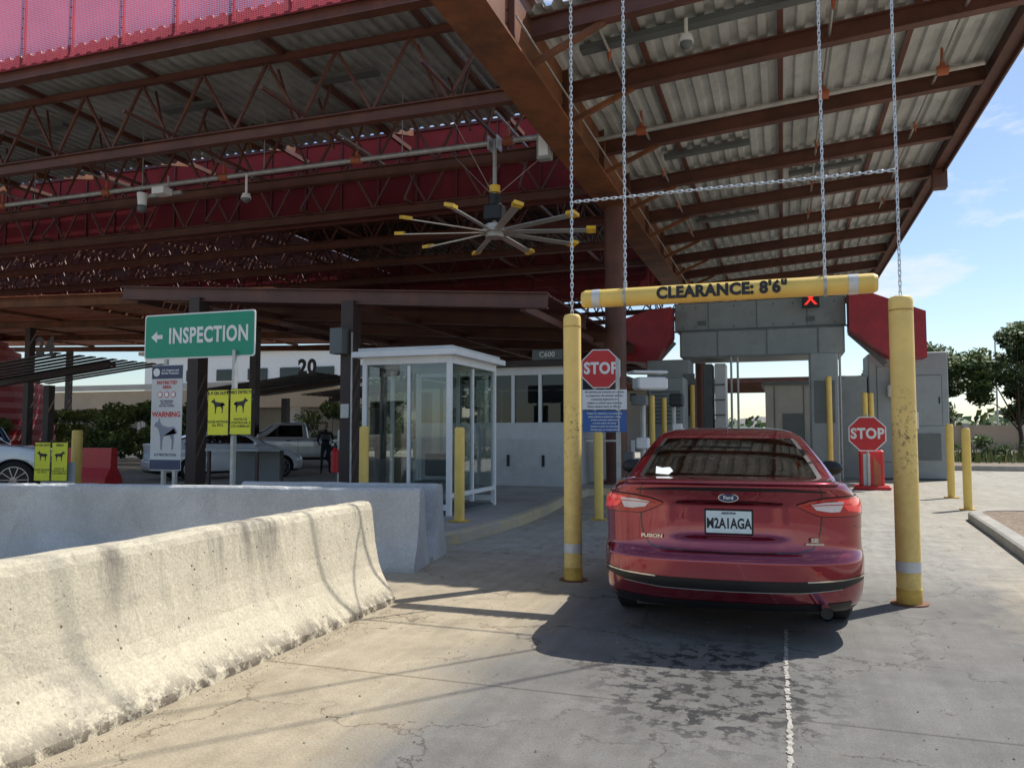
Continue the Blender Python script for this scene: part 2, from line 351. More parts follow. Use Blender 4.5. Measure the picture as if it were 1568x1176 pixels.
for i in range(1500):
    if i%3: x=-3.08+abs(random.gauss(0,.06)); y=random.uniform(.5,6.4)
    else: x=random.uniform(-3,2.2); y=random.uniform(2.2,7)
    r=random.uniform(.002,.006 if i%9 else .010)
    g.add([(x+r*random.uniform(.6,1),y,.001),(x,y+r,.001),(x-r,y,.001),(x,y-r*random.uniform(.6,1),.001),(x,y,r)],[(0,1,4),(1,2,4),(2,3,4),(3,0,4)],rsoil if i%2 else conck)
g.done()
# ------------------------------------------------------------------ jersey barriers
def jersey(name,p1,p2,mat,h=.85,step=.05,seed=1,bw=.30):
    rnd=random.Random(seed)
    prof=[(-bw,0),(-bw+.005,.05),(-.25,.15),(-.195,.25),(-.165,.33),(-.13,.5),(-.095,h-.06),(-.08,h-.02),(-.055,h),(0,h+.003),(.055,h),(.08,h-.02),(.095,h-.06),(.13,.5),(.165,.33),(.195,.25),(.25,.15),(bw-.005,.05),(bw,0)]
    p1=Vector(p1);p2=Vector(p2);d=(p2-p1);l=d.length;d.normalize();nrm=Vector((d.y,-d.x))
    n=int(l/step); mb=MB(name); vs=[];fs=[];k=len(prof); wz_=0
    for i in range(n+1):
        wz_=wz_*.9+rnd.uniform(-.002,.002); c=p1+d*(l*i/n)
        for j,(o,z) in enumerate(prof):
            jx=rnd.uniform(-.002,.002); jz=wz_ if 5<j<13 else 0
            if 6<=j<=12 and rnd.random()<.08: jz-=rnd.uniform(.004,.012)
            if j in(0,1,k-2,k-1):
                if rnd.random()<.25: jx-=math.copysign(rnd.uniform(.004,.016),o)
            q=c+nrm*(o+jx); vs.append((q.x,q.y,z+jz))
    for i in range(n):
        for j in range(k-1): fs.append((i*k+j,i*k+j+1,(i+1)*k+j+1,(i+1)*k+j))
    fs.append(tuple(range(k-1,-1,-1))); fs.append(tuple(n*k+j for j in range(k)))
    mb.add(vs,fs,mat,False); mb.done()
jersey('concrete_barrier',(-3.42,-2),(-3.47,6.08),concb,seed=3,bw=.33)
jersey('concrete_barrier',(-9.6,6.66),(-3.66,7.68),concg,seed=5)
jersey('concrete_barrier',(-16,5.54),(-9.66,6.64),concg,seed=6)
jersey('concrete_barrier',(-6.2,8.02),(-3.78,8.42),concg,seed=8)
# ------------------------------------------------------------------ canopy
LS=[10.7+3.1*i for i in range(12)]
c=MB('steel_canopy')
gx=-4.0; y0,y1=8.9,48
c.box((gx,(y0+y1)/2,7.25),(.72,y1-y0,.05),steel_o); c.box((gx,(y0+y1)/2,8.42),(.72,y1-y0,.05),steel)
c.box((gx-.24,(y0+y1)/2,7.835),(.03,y1-y0,1.118),steel); c.box((gx+.24,(y0+y1)/2,7.835),(.03,y1-y0,1.118),steel_o)
for y in LS:
    c.box((gx+.31,y,7.835),(.10,.03,1.11),steel); c.box((gx-.31,y,7.835),(.10,.03,1.11),steel)
    for yy in (y-.06,y+.06):
        for zz in (7.5,7.7,7.9,8.1): c.cyl((gx+.255,yy,zz),(gx+.275,yy,zz),.02,steel_d,seg=6)
def wz(x): return 7.92+(x+4.0)*.078
for i,y in enumerate(LS):
    yb=11.75 if i==0 else y+.45
    c.ibeam((gx+.30,yb,wz(gx+.3)),(3.95,yb,wz(3.95)),.2,.34,steel)
    c.beam((gx+.26,yb,7.35),(gx+1.5,yb,wz(-2.5)-.17),.09,.09,steel_o)
for x in (-2.2,.1,2.3):
    c.beam((x,11.7,wz(x)+.2),(x,47,wz(x)+.2),.1,.06,steel)
c.ibeam((4.02,11.4,wz(4)+.12),(4.02,48,wz(4)+.12),.22,.62,steel)
c.box((4.15,29.7,wz(4)+.06),(.04,36.6,.75),steel)
c.box((4.05,22.9,wz(4)-.45),(.34,.3,.5),steel)
c.beam((gx,7.53,11.0),(1.6,7.53,11.0),.09,.09,steel)
c.beam((gx,12.4,8.45),(gx,7.4,11.0),.12,.12,steel)
def truss(y,zb,zt,xa,xb,step=1.55,ch=.14,web=.05):
    c.ibeam((xa,y,zb),(xb,y,zb),.2,.26,steel)
    c.beam((xa,y,zt),(xb,y,zt),.12,ch,steel)
    x=xb;k=0
    while x>xa:
        c.beam((x,y,zt-.05 if k%2 else zb+.1),(x-step/2,y,zb+.1 if k%2 else zt-.05),web,web,steel); x-=step/2;k+=1
for i,y in enumerate(LS[1:]):
    truss(y,7.85,9.42,-42,gx-.36,1.7,web=.055)
for x in [-6.5-3.4*i for i in range(11)]:
    c.beam((x,12.4,9.5),(x,47,9.5),.09,.12,steel)
    c.beam((x+.5,12.4,8.1),(x+.5,18,8.1),.06,.06,steel)
    yy=19.5;k=0
    while yy<46:
        c.beam((x,yy,9.4 if k%2 else 8.0),(x,yy+1.0,8.0 if k%2 else 9.4),.05,.05,steel); yy+=1.0;k+=1
    c.beam((x,19.5,7.98),(x,46,7.98),.08,.08,steel)
    for kk in range(4):
        c.beam((x+.2,13.9+kk*.8,8.0),(x-.5+.9*(kk%2),14.3+kk*.8,9.45),.045,.045,steel)
c.ibeam((-44,12.15,9.13),(gx-.3,12.15,9.13),.24,.3,steel)
for x in (-6,-10,-14,-18,-22,-26):
    c.beam((x,18,9.5),(x,20.1,10.1),.12,.2,steel_o)
    c.beam((x,20.5,9.9),(x+1.2,23,9.5),.1,.14,steel_o)
c.cyl((-4.0,19.8,0),(-4.0,19.8,7.25),.27,steel,seg=28)
c.cyl((-4.0,19.8,.1),(-4.0,19.8,.2),.45,steel,seg=28)
c.cyl((-4.0,42,0),(-4.0,42,7.25),.27,steel,seg=28)
for x in (-32,):
    for y in (20,42): c.cyl((x,y,0),(x,y,7.8),.25,steel,seg=20)
def deck(x0,x1,y0,y1,zf,mat,p=.30,dpt=.07):
    vs=[];fs=[]; x=x0; pr=[]
    while x<x1:
        pr+=[(x,0),(x+p*.38,0),(x+p*.5,dpt),(x+p*.88,dpt)]; x+=p
    for (a,b) in pr:
        z=zf(a)+b; vs+=[(a,y0,z),(a,y1,z)]
    for i in range(len(pr)-1): fs.append((2*i,2*i+1,2*i+3,2*i+2))
    c.add(vs,fs,mat)
deck(gx-.1,4.0,11.6,48,lambda x:wz(x)+.24,deckm,p=.32,dpt=.085)
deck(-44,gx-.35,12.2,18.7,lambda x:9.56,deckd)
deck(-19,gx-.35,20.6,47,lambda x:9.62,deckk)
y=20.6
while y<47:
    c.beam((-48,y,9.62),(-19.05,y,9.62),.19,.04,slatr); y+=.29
c.done()
s=MB('red_mesh_fascia')
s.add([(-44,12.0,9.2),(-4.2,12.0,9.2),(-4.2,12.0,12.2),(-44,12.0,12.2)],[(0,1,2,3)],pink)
x=-4.4
while x>-44:
    s.box((x,12.05,10.75),(.035,.05,2.8),redm); 
    for k in range(12): s.cyl((x,11.97,9.4+k*.22),(x,12.0,9.4+k*.22),.012,redm,seg=5)
    x-=1.35
s.done()
s=MB('red_mesh_screen')
for (yy,za,zb) in ((20.3,7.7,10.2),(31.5,6.9,9.2)):
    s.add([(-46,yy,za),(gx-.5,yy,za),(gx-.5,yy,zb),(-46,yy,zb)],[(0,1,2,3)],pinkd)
    x=-4.9
    while x>-46:
        s.box((x,yy-.04,(za+zb)/2),(.05,.05,zb-za),ribm); x-=1.25
    s.box((-25,yy-.05,za),(41,.09,.09),ribm); s.box((-25,yy-.05,zb),(41,.09,.09),ribm); s.box((-25,yy-.045,(za+zb)/2),(41,.05,.05),ribm)
s.done()
s=MB('lower_canopy')
def lz(x): return 3.95+(-4-x)*.072
for y in (15,18.2,21.4,24.6,27.8,31,34):
    s.ibeam((-15.3,y,lz(-15.3)+.1),(-4.4,y,lz(-4.4)+.1),.2,.32,steel)
for x in (-5,-8.9,-13,-15.1): s.beam((x,15.2,lz(x)-.02),(x,34,lz(x)-.02),.12,.16,steel)
y=15.3
while y<34.2:
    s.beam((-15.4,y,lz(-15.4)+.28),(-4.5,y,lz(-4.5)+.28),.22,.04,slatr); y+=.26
for x in (-8.9,-13): s.box((x,15,lz(x)/2),(.30,.34,lz(x)),steel_d)
for x in (-8.9,-15): s.box((x,31,lz(x)/2),(.30,.34,lz(x)),steel_d)
s.box((-9.0,14.7,3.4),(.3,.3,.55),greyd)
s.box((-8.9,14.8,1.9),(.2,.05,.3),galv)
s.beam((-8.75,14.8,.1),(-8.75,14.8,3.6),.03,.03,galv)
s.done()
s=MB('slatted_canopy')
def oz(x): return 6.1+(-14-x)*.03
y=21.5
while y<38:
    s.beam((-50,y,oz(-50)),(-15.6,y,oz(-15.6)),.24,.05,slat); y+=.44
for y in (21.5,27,32,38): s.ibeam((-50,y,oz(-50)-.25),(-15.6,y,oz(-15.6)-.25),.2,.3,steel_o)
for x in (-16,-21,-26,-31,-36,-41): s.beam((x,21.5,oz(x)-.08),(x,38,oz(x)-.08),.1,.1,steel_o)
for x in (-20.5,-33,-43):
    for y in (27,38): s.box((x,y,oz(x)/2-.2),(.3,.3,oz(x)-.4),steel_d)
s.done()
def lane_canopy(x,y,z,num,yaw=.0):
    s=MB('inspection_lane_canopy')
    s.box((0,0,z/2),(.28,.28,z),steel_d)
    s.beam((-3,0,z+.1),(3.2,0,z+.75),.3,.22,steel_d)
    for k in range(-5,6): s.beam((-3.1,k*.5,z+.28),(3.3,k*.5,z+.95),.25,.04,steel_d)
    s.text(num,.85,F(3.0,-2.8,z+1.15),steel_d,.04)
    s.box((3.0,-2.75,z+.85),(.9,.05,.07),steel_d)
    s.done(Matrix.Translation((x,y,0))@Matrix.Rotation(yaw,4,'Z'))
lane_canopy(-27.6,23.5,3.3,'24'); lane_canopy(-21.8,31.0,3.0,'20'); lane_canopy(-20.5,37.5,3.1,'18')
p=MB('sprinkler_pipe')
p.cyl((-42,16,7.86),(-4.3,16,7.86),.06,galv); 
for x in (-5.6,-9.4,-13.2,-17,-20.8): 
    p.cyl((x-.12,16,7.86),(x+.12,16,7.86),.095,orange); p.cyl((x,16,7.86),(x,16,8.3),.035,orange); p.cyl((x,15.2,8.2),(x,17.4,8.2),.03,galv)
    p.cyl((x+1.2,16,7.86),(x+1.2,16,9.4),.012,galv,seg=6)
p.cyl((-3.7,16.3,7.75),(3.7,16.3,8.32),.05,galv)
for x in (-2.7,.9,3.0):
    z=7.75+(x+3.7)*.077; p.cyl((x-.1,16.3,z),(x+.1,16.3,z),.09,orange); p.cyl((x,16.3,z),(x,16.3,z+.45),.05,orange,.02)
    p.cyl((x,11.8,z+.18),(x,28,z+.18),.028,galv)
    for yy in (13,19.5,22.5,25.5): p.cyl((x,yy,z+.22),(x,yy,z),.05,orange,.015)
p.cyl((-3.55,10.5,7.5),(-3.55,40,7.5),.018,galv,seg=8)
p.done()
s=MB('light_fixture')
for (x,y,w) in ((.2,13.0,6.8),(-1.6,19.0,2.0),(1.2,22.0,1.8),(-1.5,25.3,1.9)): s.beam((x-w/2,y,wz(x-w/2)+.12),(x+w/2,y,wz(x+w/2)+.12),.22,.1,greyd)
for (x,y) in ((-9,14.8),(-13.4,15),(-18,14.9)): s.beam((x-.8,y,9.3),(x+.8,y,9.3),.3,.08,greyd)
s.done()
def domecam(x,y,z,arm=.25):
    s=MB('security_camera'); s.cyl((x,y,z+arm),(x,y,z+.05),.03,white); s.cyl((x,y,z),(x,y,z+.12),.13,white,.09); s.sphere((x,y,z-.01),.10,greyd); s.done()
domecam(-1.35,12.6,7.75,.4); domecam(-12.2,15.6,7.1,.6)
s=MB('security_camera')
s.beam((-15.0,15.2,7.3),(-13.8,15.2,7.3),.08,.08,galv); s.cyl((-14.9,15.1,7.35),(-14.9,15.1,7.05),.13,white,.1); s.sphere((-14.9,15.1,6.98),.12,greyd)
s.box((-14.2,15.0,7.3),(.35,.3,.16),white); s.cyl((-14.2,15.2,7.3),(-14.2,15.2,7.75),.025,galv); s.done()
s=MB('electrical_box'); s.rbox((-4.55,15.3,7.35),(.3,.2,.55),greyc,.015); s.box((-4.55,15.19,7.35),(.2,.02,.42),white); s.cyl((-4.55,15.3,7.6),(-4.55,15.3,8.2),.02,galv,seg=8); s.done()
s=MB('ceiling_fan'); fx,fy,fz=-5.75,15.55,5.68
s.cyl((fx,fy,fz+.25),(fx,fy,7.75),.045,galv); s.cyl((fx,fy,fz+.55),(fx,fy,fz+.85),.14,black); s.rbox((fx,fy,fz+.45),(.42,.34,.34),black,.03)
s.cyl((fx,fy,fz+.9),(fx,fy,fz+1.05),.12,fany); s.cyl((fx,fy,fz-.08),(fx,fy,fz+.2),.2,galv); s.cyl((fx,fy,fz+.02),(fx,fy,fz+.06),.33,galv)
for b_ in range(2): s.beam((fx-.1+.2*b_,fy,7.5),(fx-.1+.2*b_,fy,7.8),.03,.3,galv)
for k in range(10):
    a=k*2*math.pi/10+.25; T=Matrix.Translation((fx,fy,fz+.04))@Matrix.Rotation(a,4,'Z')@Matrix.Rotation(R(-14),4,'X')
    s.box((1.1,0,0),(1.75,.15,.022),fanm,Mx=T); s.box((.32,0,.0),(.35,.07,.03),galv,Mx=T)
    s.box((2.06,0,.02),(.2,.2,.07),fany,Mx=T)
for a in (.6,2.6,4.4): s.cyl((fx,fy,fz+.8),(fx+1.5*math.cos(a),fy+1.3*math.sin(a),7.8),.006,galv,seg=5)
s.done()
# ------------------------------------------------------------------ bollards, chains, clearance bar
def bollard(x,y,h,r,mat=yel,base=True,tape=False,z0=0,name='yellow_bollard'):
    s=MB(name); seg=28
    s.cyl((x,y,z0),(x,y,z0+h-.05),r,mat,seg=seg,caps=False)
    prev=(r,h-.05)
    for k in range(1,6):
        a=k*math.pi/10; rr=r*(.72+.28*math.cos(a)); zz=h-.05+.05*math.sin(a)
        s.cyl((x,y,z0+prev[1]),(x,y,z0+zz),prev[0],mat,rr,seg=seg,caps=(k==5)); prev=(rr,zz)
    if tape:
        s.cyl((x,y,z0+.27),(x,y,z0+.36),r+.003,reflt,seg=seg,caps=False)
        s.cyl((x,y,z0),(x,y,z0+.13),r+.004,yeld,seg=seg); s.cyl((x,y,z0),(x,y,z0+.012),r+.05,steel_o,seg=seg)
        s.cyl((x,y,z0+h-.13),(x,y,z0+h-.115),r+.002,yeld,seg=seg,caps=False)
    if base: s.box((x,y,z0+.012),(r*3.4,r*3.4,.02),yeld)
    return s.done()
bollard(-1.97,7.57,2.62,.088,mat=yels,tape=True,base=False); bollard(.99,7.46,2.62,.098,mat=yels,tape=True,base=False)
for (x,y,h,z0) in ((-4.5,10.7,1.38,.14),(-6.15,10.8,1.4,.14),(-2.9,12.85,1.45,0),(3.5,19.6,1.62,0),(3.25,16.7,1.52,0)):
    bollard(x,y,h,.075,z0=z0)
for (x,y,h) in ((-3.2,20.5,2.4),(-3.1,22,2.4),(-3.0,24.2,2.9),(-2.6,24.6,2.9),(1.25,23.5,3.0),(2.3,25,2.6),(2.5,25.4,2.6),(-2.75,21.5,1.4)):
    bollard(x,y,h,.075)
s=MB('clearance_bar'); zb=2.76; r=.088
s.cyl((-1.815,7.52,zb),(.786,7.52,zb),r,yel,seg=28)
s.cyl((-1.85,7.52,zb),(-1.815,7.52,zb),r*.8,yel,r,seg=28); s.cyl((.786,7.52,zb),(.82,7.52,zb),r,yel,r*.8,seg=28)
for x in (-1.70,.62): s.cyl((x-.04,7.52,zb),(x+.04,7.52,zb),r+.003,reflt,seg=28,caps=False)
s.text('CLEARANCE: 8\'6"',.15,F(-.52,7.52-r-.004,zb),black,.008,sx=.95)
for x in (-1.42,.389): s.cyl((x-.012,7.52,zb),(x+.012,7.52,zb),r+.006,galv,seg=20); s.beam((x,7.52,zb+r),(x,7.52,zb+r+.05),.03,.03,galv)
s.done()
def chain(mb,p1,p2,mat,pitch=.046,w=.0135,wire=.0047):
    p1=Vector(p1);p2=Vector(p2);m,l=mb.frame(p1,p2);n=int(l/pitch); hl=pitch/2+wire*.6-w+.006
    A=12;B=5
    for i in range(n):
        rot=Matrix.Rotation(R(90*(i%2)+25),4,'Z'); vs=[];fs=[]
        for a in range(A):
            t=2*math.pi*a/A; cx=w*math.cos(t)*.85; cz=w*math.sin(t)+math.copysign(hl,math.sin(t)+1e-9)
            nx,nz=math.cos(t),math.sin(t)
            for b in range(B):
                u=2*math.pi*b/B
                v=Vector((cx+nx*wire*math.cos(u),wire*math.sin(u),cz+nz*wire*math.cos(u)))
                vs.append(m@(Matrix.Translation((0,0,(i+.5)*pitch))@rot@v))
        for a in range(A):
            for b in range(B): a2=(a+1)%A;b2=(b+1)%B; fs.append((a*B+b,a2*B+b,a2*B+b2,a*B+b2))
        mb.add(vs,fs,mat,True)
s=MB('support_chain')
for x in (-1.97,-1.42,.389,.99):
    y=7.57 if x<-1.9 else (7.46 if x>.9 else 7.52)
    chain(s,(x,y,2.62 if abs(x)>.95 and x!=-1.42 else 2.87),(x,y,10.96),chainm)
chain(s,(-1.97,7.55,3.76),(.99,7.47,3.74),chainm)
s.done()
# ------------------------------------------------------------------ signs
def octa(mb,Mx,r,mat,th=.004): mb.prism([(r*math.cos(R(22.5+45*k)),r*math.sin(R(22.5+45*k))) for k in range(8)],Mx,th,mat)
s=MB('stop_sign'); sx_,sy_=-2.92,13.15; yaw=R(10)
Mx=F(sx_,sy_,2.53,yaw); octa(s,Mx,.36,white,.01); octa(s,Mx@Matrix.Translation((0,0,.004)),.34,red)
s.text('STOP',.27,Mx@Matrix.Translation((0,0,.009)),white,.011,sx=.85)
s.beam((sx_+.28,sy_+.06,0),(sx_+.28,sy_+.06,2.7),.06,.05,galv); s.beam((sx_-.28,sy_+.06,1.3),(sx_+.3,sy_+.06,1.3),.03,.03,galv)
s.done()
s=MB('notice_sign'); Mx=F(sx_+.06,sy_,2.0,yaw)
s.box((0,0,0),(.76,.34,.01),white,Mx=Mx); 
for k in range(5): s.text(['All vehicles and contents are subject','to inspection. Be advised: vehicles','containing explosives are','subject to search upon entering','Please declare items to officers.'][k],.045,Mx@Matrix.Translation((0,.13-.062*k,.008)),navy,.001)
s.box((0,-.37,0),(.74,.36,.01),bluem,Mx=Mx)
for k in range(6): s.text(['Todos los vehiculos y su contenido','estan sujetos a inspeccion. Avise','si lleva articulos explosivos','o armas antes de entrar','Declare todos los articulos.','Gracias por su cooperacion'][k],.042,Mx@Matrix.Translation((0,-.235-.055*k,.008)),white,.001)
s.beam((sx_+.3,sy_+.08,0),(sx_+.3,sy_+.08,2.1),.04,.04,galv); s.done()
s=MB('stop_sign'); Mx=F(2.02,21.6,1.40,R(-6))
octa(s,Mx,.47,white,.01); octa(s,Mx@Matrix.Translation((0,0,.004)),.44,red); s.text('STOP',.36,Mx@Matrix.Translation((0,0,.009)),white,.014,sx=.85)
s.cyl((2.02,21.65,0),(2.02,21.65,1.9),.03,galv); s.done()
s=MB('red_lane_barricade')
s.rbox((2.12,21.85,.52),(.58,.22,.95),red,.04); s.box((2.0,21.73,.5),(.16,.02,.8),whited); s.prism([(0,-.4),(.16,-.4),(.16,.1),(0,.35)],F(2.16,21.73,.5),.01,orange)
s.rbox((2.12,21.85,.05),(.85,.6,.1),red,.03); s.box((2.12,21.85,1.03),(.3,.1,.08),redm); s.done()
s=MB('inspection_sign'); ix,iy=-7.93,9.15; Mx=F(ix,iy,2.84)
def rrect(w,h,r): return [(sx*(w/2-r)+r*math.cos(R(a)),sy*(h/2-r)+r*math.sin(R(a))) for sx,sy,a0 in((1,1,0),(-1,1,90),(-1,-1,180),(1,-1,270)) for a in (a0,a0+45,a0+90)]
s.prism(rrect(1.95,.66,.04),Mx,.012,white); s.prism(rrect(1.91,.62,.035),Mx@Matrix.Translation((0,0,.004)),.003,greenm)
s.text('INSPECTION',.31,Mx@Matrix.Translation((.17,-.005,.008)),white,.010,sx=.75)
T=Mx@Matrix.Translation((-.74,0,.008))
s.prism([(-.11,0),(0,.085),(0,.03),(.1,.03),(.1,-.03),(0,-.03),(0,-.085)],T,.002,white)
for x in (-.6,.62): s.beam((ix+x,iy+.04,0),(ix+x,iy+.04,3.15),.05,.05,galv)
for z in (2.65,3.0): s.beam((ix-.7,iy+.03,z),(ix+.7,iy+.03,z),.03,.02,galv)
s.done()
s=MB('restricted_area_sign'); Mx=F(-8.42,9.1,1.66)
s.box((0,0,0),(.55,1.52,.012),whited,Mx=Mx); s.box((0,.655,.008),(.55,.19,.004),navy,Mx=Mx); s.box((0,-.68,.008),(.55,.14,.004),navy,Mx=Mx)
s.prism([(.06*math.cos(a/16*6.283),.06*math.sin(a/16*6.283)) for a in range(16)],Mx@Matrix.Translation((-.19,.655,.011)),.001,white)
s.text('U.S. Customs and\nBorder Protection',.042,Mx@Matrix.Translation((.06,.66,.013)),white,.001); s.text('RESTRICTED\nAREA',.065,Mx@Matrix.Translation((0,.47,.01)),red,.002)
for k in(-1,0,1):
    s.prism([(.045*math.cos(a/16*6.283),.045*math.sin(a/16*6.283)) for a in range(16)],Mx@Matrix.Translation((k*.12,.33,.009)),.001,red)
    s.prism([(.034*math.cos(a/16*6.283),.034*math.sin(a/16*6.283)) for a in range(16)],Mx@Matrix.Translation((k*.12,.33,.0115)),.001,white)
s.text('NO WEAPONS\nNO PHOTOS\nNO CELL PHONE',.035,Mx@Matrix.Translation((0,.2,.01)),navy,.001)
s.text('WARNING',.105,Mx@Matrix.Translation((0,.04,.01)),red,.003)
dog=[(-.9,.35),(-.75,.5),(-.6,.52),(-.5,.7),(-.42,.5),(-.3,.38),(.2,.3),(.55,.32),(.8,.05),(.86,.1),(.68,.28),(.6,.1),(.62,-.2),(.55,-.6),(.45,-.6),(.48,-.25),(.3,-.02),(-.15,-.05),(-.25,-.3),(-.25,-.6),(-.36,-.6),(-.4,-.1),(-.5,.15),(-.62,.28)]
s.prism([(x*.24,y*.36) for x,y in dog],Mx@Matrix.Translation((0,-.25,.01)),.001,grayt)
s.text('K-9 PROTECTION',.05,Mx@Matrix.Translation((0,-.54,.01)),navy,.001); s.beam((-8.5,9.16,0),(-8.5,9.16,2.0),.05,.05,galv); s.beam((-8.3,9.16,0),(-8.3,9.16,2.0),.05,.05,galv); s.done()
def k9(mb,Mx,w,h,title,flip):
    mb.box((0,0,0),(w,h,.008),black,Mx=Mx); mb.box((0,0,.005),(w*.95,h*.975,.004),ylw,Mx=Mx)
    mb.text(title,.066*w/.38,Mx@Matrix.Translation((0,h*.42,.009)),black,.0025,sx=.9)
    mb.prism([(x*w*.38*flip,y*w*.46) for x,y in (dog if flip>0 else dog[::-1])],Mx@Matrix.Translation((0,h*.14,.009)),.001,black)
    mb.text('PLEASE RESTRAIN\nALL PETS.' if flip>0 else 'FAVOR DE\nCONTROLAR A\nLOS ANIMALES',.05*w/.38,Mx@Matrix.Translation((0,-h*.24,.009)),black,.001)
s=MB('k9_warning_sign'); k9(s,F(-7.47,9.05,1.72),.36,.64,'K-9 ON DUTY',1); k9(s,F(-7.09,9.05,1.73),.36,.64,'PERRO DETECTOR',-1)
s.beam((-7.65,9.1,1.9),(-6.95,9.1,1.9),.03,.02,galv); s.beam((-7.27,9.12,0),(-7.27,9.12,2.6),.045,.045,galv); s.done()
s=MB('a_frame_sign'); k9(s,F(-14.45,12.2,.84,R(12)),.36,.8,'K-9 ON DUTY',1); k9(s,F(-14.07,12.28,.84,R(12)),.36,.8,'PERRO',-1)
s.box((-14.25,12.4,.42),(.75,.03,.8),whited,R(12)); s.done()
s=MB('steel_work_table')
for x in (-9.5,-8.5):
    for y in (11.3,12.0): s.beam((x,y,0),(x,y,1.12),.05,.05,steel_d)
s.box((-9.0,11.65,1.14),(1.1,.8,.04),greyc); s.box((-9.0,12.0,.7),(1.0,.03,.8),greyd); s.box((-9.0,11.65,.3),(1.0,.7,.03),greyc); s.done()
# ------------------------------------------------------------------ kiosk booth
s=MB('glass_guard_booth'); x0,x1,yA,yB,z0,zt=-6.45,-4.95,11.35,13.35,.14,2.66
pw=.075
for x in (x0,x1):
    for y in (yA,yB): s.box((x,y,(z0+zt)/2),(pw,pw,zt-z0),white)
for y in (yA,yB):
    s.box(((x0+x1)/2,y,zt-.06),(x1-x0-pw,pw*.9,.12),white); s.box(((x0+x1)/2,y,.27),(x1-x0-pw,pw*.9,.09),white)
    s.box(((x0+x1)/2+.05,y,(z0+zt)/2),(.05,pw*.8,zt-z0-.3),white)
for x in (x0,x1):
    s.box((x,(yA+yB)/2,zt-.06),(pw*.9,yB-yA-pw,.12),white); s.box((x,(yA+yB)/2,.45),(pw*.9,yB-yA-pw,.07),white)
    s.box((x,yA+.95,(z0+zt)/2),(pw*.8,.05,zt-z0-.3),white)
s.add([(x0+.04,yA,.3),(x1-.04,yA,.3),(x1-.04,yA,zt-.12),(x0+.04,yA,zt-.12)],[(0,1,2,3)],boothglass)
s.add([(x0+.04,yB,.3),(x1-.04,yB,.3),(x1-.04,yB,zt-.12),(x0+.04,yB,zt-.12)],[(0,1,2,3)],boothglass)
for x in (x0,x1): s.add([(x,yA+.04,.48),(x,yB-.04,.48),(x,yB-.04,zt-.12),(x,yA+.04,zt-.12)],[(0,1,2,3)],boothglass)
s.box(((x0+x1)/2,(yA+yB)/2,zt+.045),(x1-x0+.34,yB-yA+.34,.09),white); s.box(((x0+x1)/2,(yA+yB)/2,zt+.12),(x1-x0+.18,yB-yA+.18,.06),whited)
s.box(((x0+x1)/2,(yA+yB)/2,z0+.02),(x1-x0,yB-yA,.04),greyd)
s.box((x1+.05,yA+.5,1.25),(.02,.04,.16),black)
s.rbox((x0+.45,yB-.4,.55),(.5,.5,.06),greyd,.02); s.cyl((x0+.45,yB-.4,.18),(x0+.45,yB-.4,.52),.03,black); s.rbox((x0+.45,yB-.18,.85),(.45,.06,.4),greyd,.03)
s.done(bevel=.004)
s=MB('lane_booth_building'); bx0,bx1,by0,by1=-9.0,-4.75,18.3,25
s.box(((bx0+bx1)/2,(by0+by1)/2,.64),(bx1-bx0,by1-by0,1.28),concg)
for x in (-6.4,-5.5,-7.3): s.box((x,by0-.005,.75),(.07,.03,.28),black); 
s.box(((bx0+bx1)/2,(by0+by1)/2,1.48),(bx1-bx0-.1,by1-by0-.1,.4),whited)
s.box(((bx0+bx1)/2,(by0+by1)/2,2.95),(bx1-bx0-.1,by1-by0-.1,.20),white)
for x in [bx0+.1,-8,-7.0,-6.3,-5.6,-4.85]: s.box((x,by0+.1,2.265),(.08,.08,1.17),white)
for y in (19.5,21,22.5,24): s.box((bx1-.1,y,2.265),(.08,.08,1.17),white)
s.add([(bx0,by0+.12,1.68),(bx1-.1,by0+.12,1.68),(bx1-.1,by0+.12,2.85),(bx0,by0+.12,2.85)],[(0,1,2,3)],darkglass)
s.add([(bx1-.11,by0+.12,1.68),(bx1-.11,by1,1.68),(bx1-.11,by1,2.85),(bx1-.11,by0+.12,2.85)],[(0,1,2,3)],darkglass)
s.box(((bx0+bx1)/2,by1-.2,2.2),(bx1-bx0-.3,.1,1.2),black); s.box((bx0+.05,(by0+by1)/2,2.2),(.1,by1-by0-.6,1.2),black)
s.box(((bx0+bx1)/2,(by0+by1)/2,3.12),(bx1-bx0+.5,by1-by0+.5,.12),steel_d)
s.box((-5.3,by0-.3,3.3),(.75,.05,.24),greyd); s.text('C600',.18,F(-5.3,by0-.34,3.3),white,.002)
s.done()
# ------------------------------------------------------------------ scanning portal
s=MB('inspection_portal'); Y=26
s.rbox((-.68,Y+1.0,5.2),(5.2,2.0,.92),greyc,.03); s.rbox((-.62,Y+.8,4.26),(4.95,2.2,.86),greyc,.05)
s.box((-.68,Y-.02,4.72),(5.25,.1,.05),greyd)
for x in (-2.2,-.7,.8): s.box((x,Y-.006,5.2),(.02,.02,.9),greyd); s.box((x+.3,Y-.32,4.26),(.02,.02,.8),greyd)
for x in (-3,-2.6,-1.4,-.2,.4,1.6):
    for z in (4.85,5.5): s.box((x,Y-.006,z),(.05,.02,.05),greyd)
for x in (-2.4,.9): s.box((x,Y-.02,4.98),(.25,.05,.14),greyd)
s.rbox((-.3,Y+.5,5.8),(1.2,.9,.24),greyc,.02); s.cyl((1.0,Y+.3,5.66),(1.0,Y+.3,6.3),.05,white); s.box((1.0,Y+.3,6.15),(.25,.2,.2),white)
def plate(pts,y,th,mat): s.prism(pts,Matrix.Translation((0,y,0))@M0,-th,mat)
plate([(-3.3,5.45),(-4.1,5.35),(-4.9,5.1),(-4.95,3.75),(-4.2,3.7),(-3.9,3.55),(-3.3,4.5)],Y+.1,.9,redm)
